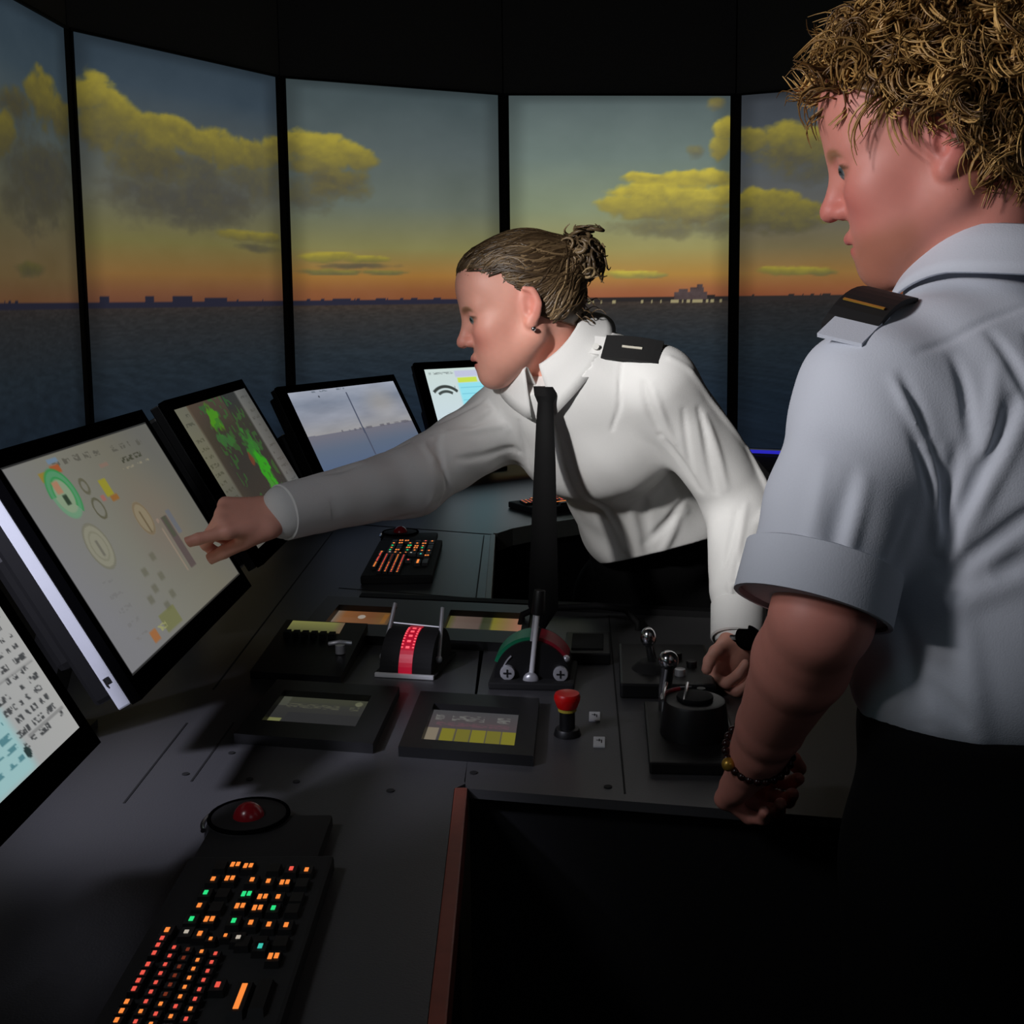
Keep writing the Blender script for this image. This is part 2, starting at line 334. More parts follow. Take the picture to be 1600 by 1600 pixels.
wing = thing('centre_console', 'charcoal console wing with levers and panels between the two operator bays', 'console', (0, 0, 0))
MB().prism([tuple(W2(-.006, .02)), tuple(W2(0, 0)), tuple(W2(.9, 0)), tuple(W2(.9, .838)), tuple(W2(-.038, .845))], .938, DZ).build('worktop', 'desk', wing)
sides(MB(), [W2(0.0, .02), W2(.88, .02)], 0, .937, .02).build('front_panel', 'deskside', wing)
sides(MB(), [W2(.88, .82), W2(-.03, .82)], 0, .937, .02).build('front_panel', 'deskside', wing)
sides(MB(), [W2(.88, .02), W2(.88, .82)], 0, .937, .02).build('end_panel', 'deskside', wing)
g = MB(); wbox(g, -.3, .85, .815, .842, DZ, DZ + .012); g.build('back_rail', 'deskside', wing)
for a in (.19, .38):
    g = MB(); wbox(g, a, a + .0025, .02, .8, DZ - .002, DZ + .0006); g.build('panel_joint', 'gap', wing)
for px, py in ((740, 1208), (610, 1236), (950, 1290 - 60)):
    p = desk(px, py); MB().cyl((p.x, p.y, DZ - .002), (p.x, p.y, DZ + .0012), .005, n=12).build('screw', 'gap', wing)

far = thing('far_console', 'dark far console curving behind the leaning woman', 'console', (0, 0, 0))
FE = [(-.043, 2.851), (-.004, 2.914), (.049, 2.961), (.70, 3.38)]
MB().prism(FE + [(.25, 4.3), (-.75, 3.85), (-1.15, 3.32), (-.9, 3.21)], .91, DZ).build('worktop', 'desk', far)
sides(MB(), [(-.05, 2.87), (-.012, 2.93), (.045, 2.985), (.68, 3.395)], 0, .91, .02).build('front_panel', 'deskside', far)
g = MB()
for p, q in zip(FE[:-1], FE[1:]):
    p, q = Vector(p), Vector(q); t = (q - p).normalized(); n = Vector((-t.y, t.x)) * .008
    g.hexa([(*(p - n * .5), .908), (*(q - n * .5), .908), (*(q + n), .908), (*(p + n), .908)], [(*(p - n * .5), .953), (*(q - n * .5), .953), (*(q + n), .953), (*(p + n), .953)])
tag(g.build('edge_trim', 'edge', far), 'pale edge band')

# ------------------------------------------------------------------ monitors
class Paint:
    def __init__(s, u, v, c): s.u, s.v, s.c, s.asp = u, v, np.array(c, float), 16 / 9
    def mix(s, m, col): m = np.clip(m, 0, 1)[:, None]; s.c = s.c * (1 - m) + np.array(col, float) * m
    def rect(s, u0, v0, u1, v1, col, a=1, soft=.004): s.mix(a * sm(u0 - soft, u0 + soft, s.u) * sm(-u1 - soft, -u1 + soft, -s.u) * sm(v0 - soft, v0 + soft, s.v) * sm(-v1 - soft, -v1 + soft, -s.v), col)
    def ring(s, u, v, r, w_, col, a=1, a0=-9, a1=9): 
        dx, dy = (s.u - u) * s.asp, s.v - v; d = np.hypot(dx, dy); t = np.arctan2(dy, dx)
        s.mix(a * sm(w_, w_ * .5, np.abs(d - r)) * ((t > a0) & (t < a1)), col)
    def disc(s, u, v, r, col, a=1): s.mix(a * sm(r, r * .85, np.hypot((s.u - u) * s.asp, s.v - v)), col)
    def text(s, u0, v, u1, h, col, a=.8, seed=1, p=90):
        row = (np.abs(s.v - v) < h / 2) & (s.u > u0) & (s.u < u1); n = vnoise(s.u * p, s.v * 130, seed) * (vnoise(s.u * p * .22, s.v * 0, seed + 3) > .28)
        s.mix(row * a * sm(.35, .55, n), col)
def pm1(u, v):
    p = Paint(u, v, ramp(u + .25 * (.5 - v), [(0, (120, 120, 123)), (.35, (118, 117, 108)), (.7, (110, 107, 95)), (1, (98, 97, 92))]))
    p.mix(sm(.3, 0, np.hypot(u - .65, (v - .5) * .8)) * .5, (118, 104, 94))
    for i in range(11): p.text(.25 + i * .065, .055 + .004 * i, .29 + i * .065, .035, (82, 80, 72), .8, i)
    p.rect(.15, .075, .215, .12, (138, 118, 52)); p.rect(.225, .06, .28, .10, (150, 82, 48)); p.rect(.23, .028, .29, .05, (105, 125, 145))
    p.disc(.215, .20, .125, (128, 148, 120), .9); p.ring(.215, .20, .105, .035, (48, 132, 72), 1, -4, .9); p.ring(.215, .2, .105, .02, (95, 140, 110), .7)
    p.rect(.185, .13, .22, .19, (160, 120, 95)); p.rect(.20, .20, .225, .25, (48, 62, 48))
    p.disc(.226, .47, .12, (134, 132, 114), .8); p.ring(.226, .47, .11, .010, (104, 102, 88), .6); p.ring(.226, .47, .07, .008, (112, 110, 94), .5); p.rect(.218, .44, .232, .52, (92, 90, 82), .7)
    p.disc(.57, .46, .10, (134, 122, 98), .8); p.ring(.57, .46, .085, .010, (112, 98, 78), .8); p.rect(.562, .42, .572, .54, (96, 84, 64))
    p.rect(.435, .20, .485, .29, (140, 134, 46)); p.rect(.45, .29, .50, .32, (136, 92, 48)); p.ring(.345, .20, .035, .012, (92, 90, 74)); p.ring(.35, .32, .05, .010, (88, 86, 70)); p.rect(.395, .27, .42, .30, (150, 96, 88))
    p.text(.54, .16, .62, .03, (80, 72, 64), .8, 5); p.text(.66, .155, .82, .03, (62, 62, 50), .9, 6); p.text(.55, .20, .85, .012, (138, 130, 110), .8, 7); p.rect(.5, .13, .56, .15, (132, 104, 92), .7)
    p.rect(.675, .50, .725, .80, (86, 76, 74)); p.rect(.685, .50, .715, .62, (74, 76, 64)); p.rect(.735, .48, .77, .62, (98, 100, 106)); p.rect(.64, .55, .65, .80, (142, 126, 110), .8); p.text(.60, .5, .66, .03, (140, 120, 108), .8, 14)
    for i, (a, b) in enumerate(((.36, .66), (.36, .75), (.44, .72), (.30, .78), (.44, .82), (.37, .85), (.46, .62))): p.rect(a, b, a + .035, b + .04, (90, 89, 74), .6, .008)
    p.rect(.30, .88, .42, .97, (106, 108, 62), .7); p.rect(.20, .91, .245, .965, (150, 100, 62)); p.text(.26, .93, .32, .03, (150, 150, 100), .9, 9)
    for i in range(5): p.text(.12, .62 + .07 * i, .20, .02, (106, 105, 104), .5, 20 + i)
    p.mix(((u < .004) | (u > .996) | (v < .006) | (v > .994)) * 1.0, (40, 40, 40)); return p.c
def pm0(u, v):
    p = Paint(u, v, ramp(u, [(0, (175, 180, 182)), (.7, (158, 160, 160)), (1, (166, 166, 164))]))
    p.rect(0, .42, .80, 1, (148, 190, 192), .9, .02); p.rect(.2, .55, .74, .8, (140, 196, 205), .8, .03)
    for i in range(22):
        for j in range(3): p.text(.80 + j * .065, .04 + i * .042, .85 + j * .065, .022, (58, 60, 62), .9, i * 3 + j, 210)
    for i in range(12): p.text(.1, .5 + i * .04, .78, .022, (60, 110, 120), .75, 60 + i)
    for i in range(10): p.text(.05, .05 + i * .035, .74, .02, (80, 82, 84), .7, 90 + i)
    p.disc(.80, .94, .022, (40, 55, 55)); p.rect(.83, .90, .99, .905, (90, 90, 90)); p.rect(.8, .70, .99, .704, (110, 110, 110)); return p.c
def pm2(u, v):
    p = Paint(u, v, ramp(u, [(0, (102, 101, 86)), (.14, (98, 96, 84)), (.17, (54, 48, 46)), (.3, (42, 39, 42)), (.8, (36, 36, 41)), (.83, (96, 96, 96)), (.93, (84, 84, 86)), (1, (72, 72, 74))]))
    p.mix(sm(.45, .75, v) * ((u < .15)) * .7, (72, 72, 72)); p.mix(sm(.3, 0, v) * (u > .14) * (u < .6) * .6, (86, 66, 50))
    n = fbm(u * 9, v * 9, 4) - .5
    def blob(cu, cv, a, b, sl, col, al=1): 
        du = (u - cu - (v - cv) * sl) / a; dv = (v - cv) / b; p.mix(al * sm(0, .7, 1 - du * du - dv * dv + (fbm(u * 26, v * 18, 4) - .5) * 2.4), col)
    blob(.37, .15, .07, .13, -.1, (62, 128, 22)); blob(.36, .30, .09, .07, .4, (40, 100, 50), .8); blob(.62, .45, .10, .2, 0, (36, 110, 40), .9); blob(.62, .62, .07, .2, -.08, (34, 142, 26)); blob(.58, .78, .06, .12, -.1, (52, 126, 44)); blob(.52, .50, .03, .05, 0, (110, 48, 36), .8); blob(.62, .92, .12, .07, 0, (30, 92, 78), .9)
    sp = (vnoise(u * 40, v * 26, 12) > .66) * (fbm(u * 4, v * 4, 15) > .42) * (u > .25) * (u < .78); p.mix(sp * .6, (38, 96, 40))
    for i in range(14): p.text(.02, .06 + i * .06, .12, .025, (66, 66, 56), .7, i); p.text(.86, .06 + i * .06, .97, .02, (56, 56, 58), .5, 40 + i)
    return p.c
def pm3(u, v):
    top = ramp(v, [(0, (158, 164, 178)), (.15, (128, 136, 152)), (.32, (146, 150, 162)), (.5, (152, 150, 150))]); n = fbm(u * 5, v * 14, 8) - .5
    sea = ramp(v, [(.5, (112, 112, 124)), (.65, (94, 106, 126)), (1, (78, 98, 132))])
    c = np.where((v > .475 + .012 * (u - .2))[:, None], sea, top + n[:, None] * 26); p = Paint(u, v, c)
    p.mix((np.abs(v - .47 - .01 * u) < .012) * (u > .3) * sm(.3, .6, vnoise(u * 40, u * 0, 3)) * .7, (92, 90, 100)); p.mix(sm(.25, 0, np.hypot(u - .78, v - .22)) * .5, (166, 158, 146))
    p.mix((np.abs(u - .497 - .006 * v) < .006) * (v > .06) * (v < .78), (74, 80, 98)); p.text(.2, .02, .5, .018, (90, 100, 110), .7, 3); p.disc(.245, .075, .012, (60, 64, 74)); return p.c
def pm4(u, v):
    p = Paint(u, v, ramp(v, [(0, (206, 222, 218)), (.5, (205, 222, 228)), (1, (214, 226, 240))])); p.rect(.205, .17, .40, .88, (150, 228, 242), 1, .01); p.rect(.40, .1, .75, .9, (236, 244, 248), 1, .02)
    p.rect(.21, .11, .345, .165, (204, 226, 84)); p.rect(.2, .03, .4, .1, (196, 200, 226)); p.text(.02, .05, .19, .02, (120, 130, 130), .7, 4)
    p.ring(.105, .40, .20, .022, (62, 68, 66), 1, -2.35, -.75); p.ring(.105, .40, .145, .02, (70, 78, 76), 1, -2.2, -.95); p.text(.03, .21, .18, .02, (50, 54, 54), .6, 2)
    for i in range(8): p.rect(.215, .22 + i * .07, .39, .228 + i * .07, (110, 190, 214), .8)
    for i in range(10): p.text(.02, .5 + i * .04, .19, .018, (180, 200, 205), .8, i)
    return p.c
def monitor(label, c, yaw, tilt, Wd, H, paint, bez, near_strip, dep=.05, hous=None):
    yaw, tilt = R(yaw), R(tilt)
    w_ = Vector((math.sin(yaw), math.cos(yaw), 0)); n0 = Vector((math.cos(yaw), -math.sin(yaw), 0)); u_ = Vector((0, 0, 1)) * math.sin(tilt) - n0 * math.cos(tilt); n_ = w_.cross(u_)
    mw = Matrix(((w_.x, u_.x, n_.x, c[0]), (w_.y, u_.y, n_.y, c[1]), (w_.z, u_.z, n_.z, c[2]), (0, 0, 0, 1))); inv = mw.inverted()
    t = thing('monitor', label, 'monitor', mw=mw)
    l, r, tp, bt = bez; x0, x1, y0, y1 = -Wd / 2, Wd / 2, -H / 2, H / 2
    sheet('display', 'display', t, (x0, y1, 0), (Wd, 0, 0), (0, -H, 0), 260, 170, paint)
    g = MB()
    for cx_, cy_, dx, dy in ((x0 - l / 2, (y1 + tp + y0 - bt) / 2, l, H + tp + bt), (x1 + r / 2, (y1 + tp + y0 - bt) / 2, r, H + tp + bt), (0, y1 + tp / 2, Wd, tp), (0, y0 - bt / 2, Wd, bt)): g.box((cx_, cy_, -.0055), (dx, dy, .012))
    g.build('bezel', 'gloss', t)
    bw, bh, bx, by = Wd + l + r, H + tp + bt, (r - l) / 2, (tp - bt) / 2
    MB().box((bx, by, -.021), (bw - .003, bh - .003, .016), bev=.002).build('side_strip', 'silver' if near_strip else 'black', t)
    MB().box((bx, by, -.043), (bw - .03, bh - .03, .028), bev=.006).build('casing', 'black', t)
    hx, hy, hw, hh, hd = hous or (0, -.02, .30, .16, .06)
    MB().box((hx, hy, -.058 - hd / 2), (hw, hh, hd), bev=.01).build('rear_housing', 'black', t)
    cw = Vector(c) - n_ * .10; g = MB()
    foot = Vector((cw.x, cw.y, DZ)) - n0 * .07
    g.hexa([inv @ (foot + w_ * sx * .03 + n0 * sy * .02 + Vector((0, 0, .012))) for sx, sy in ((-1, -1), (1, -1), (1, 1), (-1, 1))], [inv @ (cw + w_ * sx * .03 + n0 * sy * .02) for sx, sy in ((-1, -1), (1, -1), (1, 1), (-1, 1))])
    g.build('stand', 'black', t)
    g = MB(); g.hexa([inv @ (foot + w_ * sx * .07 + n0 * sy * .06) for sx, sy in ((-1, -1), (1, -1), (1, 1), (-1, 1))], [inv @ (foot + w_ * sx * .07 + n0 * sy * .06 + Vector((0, 0, .012))) for sx, sy in ((-1, -1), (1, -1), (1, 1), (-1, 1))])
    g.build('stand_base', 'black', t)
    return t, mw
m0, _ = monitor('nearest tilted monitor cut by the left frame edge, grey and cyan data page', (-0.495, 0.843, 1.243), .8, 60, .478, .269, pm0, (.016, .018, .02, .026), True)
m1, MW1 = monitor('large tilted touch monitor with grey control page the woman points at', (-0.486, 1.476, 1.243), .9, 60.3, .478, .269, pm1, (.013, .016, .02, .026), True)
m2, _ = monitor('tilted radar monitor with green echoes behind the pointing hand', (-0.490, 2.138, 1.243), .9, 60.8, .478, .269, pm2, (.02, .018, .02, .026), False, hous=(-.08, -.07, .34, .17, .10))
m3, _ = monitor('tilted monitor showing a pale sky over blue sea with a mast', (-0.428, 3.316, 1.166), 28.8, 60.8, .504, .284, pm3, (.03, .02, .022, .03), False, hous=(-.08, -.05, .38, .2, .10))
m4, _ = monitor('bright white and cyan monitor half hidden behind the woman', (-0.016, 3.843, 1.173), 54.4, 64.2, .558, .314, pm4, (.03, .03, .026, .03), False, hous=(-.05, -.04, .4, .2, .08))
# engraved mark on the near side strip of the touch monitor
g = MB()
for a, b, dx, dy in ((-.004, 0, .0025, .010), (0, .004, .006, .0025), (.003, .002, .0025, .006), (0, 0, .006, .0022)): g.box((-.2512 , -.125 + b, -.021 + a * .8), (.0012, dy, dx * .7))
g.build('badge', 'gap', m1)

# ------------------------------------------------------------------ keyboards with trackball
KEYS = [(-0.0083, 0.3303, 'o', 1), (0.0054, 0.3273, 'o', 1), (0.05, 0.3206, 'r', 0), (0.0657, 0.318, 'o', 0), (-0.0231, 0.3016, 'o', 0), (-0.0071, 0.3023, 'o', 1), (0.0157, 0.2993, 'o', 0), (0.0322, 0.2961, 'o', 0), (0.0486, 0.2932, 'o', 1), (-0.0235, 0.2754, 'g', 0), (0.0162, 0.2718, 'g', 1), (0.0328, 0.2663, 'o', 1), (0.0478, 0.266, 'o', 0), (-0.0233, 0.2517, 'o', 0), (0.0151, 0.2499, 'o', 1), (0.0323, 0.2462, 'o', 1), (0.0474, 0.2456, 'g', 0), (-0.0241, 0.228, 'g', 0), (-0.0077, 0.2271, 'o', 1), (0.0156, 0.224, 'g', 0), (0.032, 0.2206, 'o', 0), (0.0492, 0.2171, 'o', 0), (0.0651, 0.2158, 'o', 0), (-0.0227, 0.2062, 'w', 0), (-0.0097, 0.2029, 'o', 0), (0.0022, 0.1943, 'o', 0), (0.0141, 0.1995, 'o', 0), (0.0263, 0.1962, 'w', 0), (0.0491, 0.1816, 't', 0), (0.0637, 0.1656, 'o', 1), (0.0261, 0.1245, 'r', 0),
        (-0.0411, 0.2097, 'o', 0), (-0.0415, 0.1961, 'r', 0), (-0.0419, 0.1852, 'r', 0), (-0.0414, 0.1727, 'r', 0), (-0.0415, 0.1554, 'r', 0), (-0.0421, 0.1431, 'r', 0), (-0.0421, 0.1317, 'r', 0), (-0.0419, 0.1201, 'r', 0), (-0.0421, 0.1025, 'o', 0), (-0.0421, 0.0903, 'o', 0), (-0.0422, 0.0784, 'o', 0), (-0.0422, .0665, 'o', 0)]
for j, x in enumerate((-.0265, -.0135, -.0005, .0125)):
    for i in range(13):
        y = .181 - i * .0131 - j * .0035
        KEYS.append((x, y, 'rod'[(i * 3 + j * 5) % 3 if i < 6 else (i + j) % 2], 0))
UNLIT = [(0.0655, .293), (0.0655, .266), (.0655, .245), (-.007, .275), (-.007, .25), (.0322, .3236), (-.023, .33), (.0655, .19), (.032, .19), (.047, .19)]
KM = {}
def key_mesh(kind, sx, sy):
    if (kind, sx, sy) in KM: return KM[kind, sx, sy]
    g = MB(); lo = [(-sx, -sy, 0), (sx, -sy, 0), (sx, sy, 0), (-sx, sy, 0)]; hi = [(x * .84, y * .84, .006) for x, y, _ in lo]; g.hexa(lo, hi)
    me = bpy.data.meshes.new('key'); g.bm.to_mesh(me); g.bm.free(); me.materials.append(M['black']); KM[kind, sx, sy] = me; return me
def legend_mesh(kind, wide):
    k = ('leg', kind, wide)
    if k in KM: return KM[k]
    g = MB()
    if kind == 'bar': g.box((0, 0, 0), (.0045, .034, .0006))
    elif wide: g.box((-.0025, 0, 0), (.0036, .0085, .0006)); g.box((.0028, .0005, 0), (.0036, .0075, .0006))
    else: g.box((0, 0, 0), (.0038, .0070 if kind != 'w' else .005, .0006))
    me = bpy.data.meshes.new('legend'); g.bm.to_mesh(me); g.bm.free(); me.materials.append(M[{'bar': 'key_o'}.get(kind, 'key_' + kind)]); KM[k] = me; return me
def keyboard(label):
    t = thing('keyboard', label, 'keyboard', group='backlit console keyboards')
    MB().box((.012, .18, .009), (.150, .36, .018), bev=.004).build('body', 'matte', t)
    for (x, y, c, wd) in KEYS:
        small = y < .2; sx, sy = (.0052, .0056) if x < .02 and small else (.0068, .0098)
        o = link('key', key_mesh('k', sx, sy), None, t); o.location = (x, y, .0178)
        l = link('legend', legend_mesh(c, wd), None, o); l.location = (0, 0, .0063)
        if small and x < .02: l.scale = (.72, .62, 1) if x > -.035 else (.85, .8, 1)
    for (x, y) in UNLIT:
        o = link('key', key_mesh('k', .0068, .0098), None, t); o.location = (x, y, .0178)
    o = link('key', key_mesh('bar', .007, .024), None, t); o.location = (.0486, .1083, .0178); l = link('legend', legend_mesh('bar', 0), None, o); l.location = (0, 0, .0063)
    o = link('key', key_mesh('bar', .007, .024), None, t); o.location = (.0647, .1117, .0178); o['label'] = 'unlit grey bar key'
    g = MB(); g.cyl((-.022, .452, 0), (-.022, .452, .020), .050, .044, n=32, bev=.003); g.box((.005, .40, .008), (.13, .12, .016), bev=.004); g.build('trackball_housing', 'matte', t, True)
    g = MB(); g.tube([(-.022 + .043 * math.cos(a), .452 + .043 * math.sin(a), .019) for a in np.linspace(0, 2 * math.pi, 40, endpoint=False)], .0026, 6, True); g.build('trackball_ring', 'gloss', t, True)
    g = MB(); g.tube([(-.022 + .0505 * math.cos(a), .452 + .0505 * math.sin(a), .012) for a in np.linspace(R(125), R(205), 14)], .0028, 8); g.build('ring_highlight', 'chrome', t, True)  # bright arc stands in for the highlight on the black trackball ring
    g = MB(); g.ball((-.022, .450, .017), .0175, n=28); tag(g.build('trackball', M['tball'], t, True), 'dark red trackball')
    return t
M['tball'] = mat('dark_red_ball', (120, 16, 24), 0.25, emit=(30, 2, 4), es=.5, vary=0)
def copy_tree(o, parent=None):
    c = o.copy(); COL.objects.link(c); c.parent = parent
    for ch in list(o.children): copy_tree(ch, c)
    return c
kb1 = keyboard('orange backlit keyboard with red trackball on the near desk, lower left')
kb2 = copy_tree(kb1); kb3 = copy_tree(kb1)
kb1.location = (-.275, .77, DZ + .0005)
kb2['label'] = "orange backlit keyboard on the desk beneath the woman's outstretched arm"; kb2.location = (-.256, 2.345, DZ + .0005)
kb3['label'] = 'farthest red backlit keyboard on the far console left of the tie'; kb3.location = (.02, 3.17, DZ + .0005); kb3.rotation_euler = (0, 0, R(-58))

# ------------------------------------------------------------------ panels and levers of the wing
def frame_panel(name, label, cat, a0, a1, b0, b1, h, wins, group=None):
    """black raised frame with recessed lit windows: wins = [(a0, a1, b0, b1, paint)]"""
    p = wpt((a0 + a1) / 2, (b0 + b1) / 2); t = thing(name, label, cat, p, group=group)
    off = lambda q: Vector(q) - p
    g = MB(); As = sorted({a0, a1, *[w[0] for w in wins], *[w[1] for w in wins]}); Bs = sorted({b0, b1, wins[0][2], wins[0][3]})
    for i in range(len(As) - 1):
        for j in range(len(Bs) - 1):
            am, bm_ = (As[i] + As[i + 1]) / 2, (Bs[j] + Bs[j + 1]) / 2
            z = .003 if any(w[0] < am < w[1] and w[2] < bm_ < w[3] for w in wins) else h
            q = [W2(As[i], Bs[j]), W2(As[i + 1], Bs[j]), W2(As[i + 1], Bs[j + 1]), W2(As[i], Bs[j + 1])]
            g.hexa([(x.x - p.x, x.y - p.y, 0) for x in q], [(x.x - p.x, x.y - p.y, z) for x in q])
    g.build('frame', 'black', t)
    for (x0, x1, y0, y1, fn) in wins:
        c0 = off(wpt(x0, y1, DZ + .0045)); ex = off(wpt(x1, y1, DZ + .0045)) - c0; ey = off(wpt(x0, y0, DZ + .0045)) - c0
        sheet('display', 'display', t, c0, ex, ey, 90, 60, fn)
    return t
def pl(u, v):
    p = Paint(u, v, ramp(v, [(0, (54, 54, 50)), (.35, (50, 50, 48)), (1, (42, 42, 43))])); p.text(.1, .28, .9, .14, (80, 80, 66), .7, 3, 30); p.disc(.88, .12, .08, (110, 110, 92)); p.rect(0, .7, .14, 1, (108, 110, 70)); p.rect(.16, .5, 1, .97, (44, 44, 45)); p.mix(sm(.3, .1, v) * .4, (66, 69, 48)); p.rect(0, 0, .1, .3, (74, 76, 66), .7); return p.c
def pr(u, v):
    p = Paint(u, v, ramp(v, [(0, (66, 66, 68)), (.4, (76, 68, 70)), (1, (60, 60, 60))])); p.text(.05, .2, .9, .16, (112, 112, 108), .7, 5, 26); p.rect(0, .5, .13, 1, (122, 112, 96)); p.text(.0, .38, .9, .1, (100, 70, 78), .6, 9, 30)
    for i in range(5): p.rect(.16 + i * .17, .5, .315 + i * .17, .97, (116, 111, 40) if i % 2 == 0 else (106, 101, 42))
    return p.c
def pt1(u, v):
    p = Paint(u, v, ramp(u, [(0, (110, 100, 90)), (.15, (120, 78, 46)), (.6, (104, 66, 42)), (.85, (100, 72, 40)), (1, (60, 46, 40))])); p.disc(.45, .3, .12, (150, 140, 130)); p.rect(0, .8, 1, 1, (74, 48, 34), .7); p.rect(.8, .1, .88, .6, (130, 82, 34), .6); return p.c
def pt2(u, v):
    p = Paint(u, v, ramp(u, [(0, (78, 78, 40)), (.1, (94, 80, 72)), (.42, (84, 70, 64)), (.46, (48, 52, 36)), (.56, (56, 58, 40)), (.6, (112, 106, 40)), (.8, (122, 98, 66)), (1, (150, 98, 84))])); p.rect(0, .85, 1, 1, (90, 86, 40), .6); return p.c
frame_panel('touch_panel', 'framed touch panel with grey page, lower left of the red lever unit', 'panel', -.33, -.135, .083, .305, .014, [(-.306, -.17, .138, .26, pl)], 'small framed touch panels')
frame_panel('touch_panel', 'framed touch panel with yellow blocks, left of the red stop button', 'panel', -.1, .078, .08, .293, .014, [(-.0735, .0515, .11, .245, pr)], 'small framed touch panels')
frame_panel('twin_display_panel', 'long black panel with an orange and a yellow window behind the levers', 'panel', -.36, .045, .545, .79, .016, [(-.324, -.208, .615, .733, pt1), (-.105, .0335, .587, .722, pt2)][:1] + [(-.105, .0335, .615, .733, pt2)])
# control box with yellow window
p = wpt(-.31, .46); t = thing('control_box', 'small black control box with yellow window, left of the red lever unit', 'control box', p)
g = MB(); q = [W2(-.385, .34), W2(-.235, .34), W2(-.235, .57), W2(-.385, .57)]; g.hexa([(x.x - p.x, x.y - p.y, 0) for x in q], [(x.x - p.x, x.y - p.y, z) for x, z in zip(q, (.012, .012, .03, .03))]); g.build('body', 'black', t)
def pbx(u, v):
    q = Paint(u, v, ramp(v, [(0, (116, 116, 66)), (.6, (96, 96, 58)), (1, (74, 74, 46))])); q.mix(sm(.8, 1, u), (100, 84, 66)); return q.c
zz = lambda b: .012 + .018 * (b - .34) / .23 + .0008
c0 = wpt(-.372, .565, DZ + zz(.565)) - p; ex = wpt(-.275, .565, DZ + zz(.565)) - p - c0; ey = wpt(-.372, .515, DZ + zz(.515)) - p - c0
sheet('display', 'display', t, c0, ex, ey, 40, 20, pbx)
for i in range(6):
    g = MB(); c = wpt(-.365 + i * .016, .50, DZ + zz(.5)) - p; g.box((c.x, c.y, c.z + .002), (.011, .02, .008), bev=.001); g.build('button', 'matte', t)
g = MB(); c = wpt(-.255, .43, DZ + zz(.43)) - p; g.cyl(c, c + Vector((0, 0, .014)), .008, n=16); g.tube([c + Vector((-.018, .0, .016)), c + Vector((0, -.004, .02)), c + Vector((.018, .002, .016))], .0035); g.build('toggle', 'steel', t, True)
# twin lever unit with red scale
p = wpt(-.13, .45); t = thing('lever_unit', 'twin lever unit with glowing red scale between two steel rods', 'lever', p)
ang = math.atan2(WU.y, WU.x); rotz = Matrix.Rotation(ang, 4, 'Z')
def loc_thing_mb(): return MB()
g = MB(); n = 24
for k in range(n):
    a0, a1 = math.pi * k / n, math.pi * (k + 1) / n
    P = [(-math.cos(a) * .062, math.sin(a) * .062) for a in (a0, a1)]
    g.hexa([(-.042, 0, 0), (.042, 0, 0), (.042, P[1][0], P[1][1]), (-.042, P[1][0], P[1][1])], [(-.042, 0, 0), (.042, 0, 0), (.042, P[0][0], P[0][1]), (-.042, P[0][0], P[0][1])])
o = g.build('drum', 'matte', t); o.rotation_euler.z = ang
def arc_strip(mb, x0, x1, r, a0, a1, n=16, th=.001):
    for k in range(n):
        a, b = a0 + (a1 - a0) * k / n, a0 + (a1 - a0) * (k + 1) / n
        f = lambda a, r_: (-math.cos(a) * r_, math.sin(a) * r_)
        mb.hexa([(x0, *f(a, r)), (x1, *f(a, r)), (x1, *f(b, r)), (x0, *f(b, r))], [(x0, *f(a, r + th)), (x1, *f(a, r + th)), (x1, *f(b, r + th)), (x0, *f(b, r + th))])
    return mb
o = arc_strip(MB(), -.011, .011, .062, .05, 1.75).build('scale', 'red', t); o.rotation_euler.z = ang
for i in range(9):
    a = .75 + i * .09; g = MB(); arc_strip(g, -.0105, -.0075, .063, a, a + .03, 1); arc_strip(g, .0075, .0105, .063, a, a + .03, 1)
    if i % 2 == 0: arc_strip(g, -.003, .003, .063, a - .01, a + .045, 1)
    o = g.build('scale_mark', 'reddot', t); o.rotation_euler.z = ang
for sx in (-1, 1):
    g = MB(); g.cyl((sx * .046, -.03, .022), (sx * .040, .02, .096 if sx < 0 else .092), .0034, n=12); g.ball((sx * .046, -.03, .022), .006, n=12); o = g.build('lever_rod', 'steel', t, True); o.rotation_euler.z = ang
g = MB(); g.cyl((-.040, .005, .068), (.040, .005, .064), .0016, n=8); o = g.build('cross_wire', 'steel', t); o.rotation_euler.z = ang
g = MB(); g.box((0, -.066, .004), (.096, .006, .007), bev=.0015); o = g.build('front_bar', 'brightbar', t); o.rotation_euler.z = ang
g = MB(); g.box((0, 0, .003), (.10, .128, .006), bev=.001); o = g.build('base_plate', 'matte', t); o.rotation_euler.z = ang
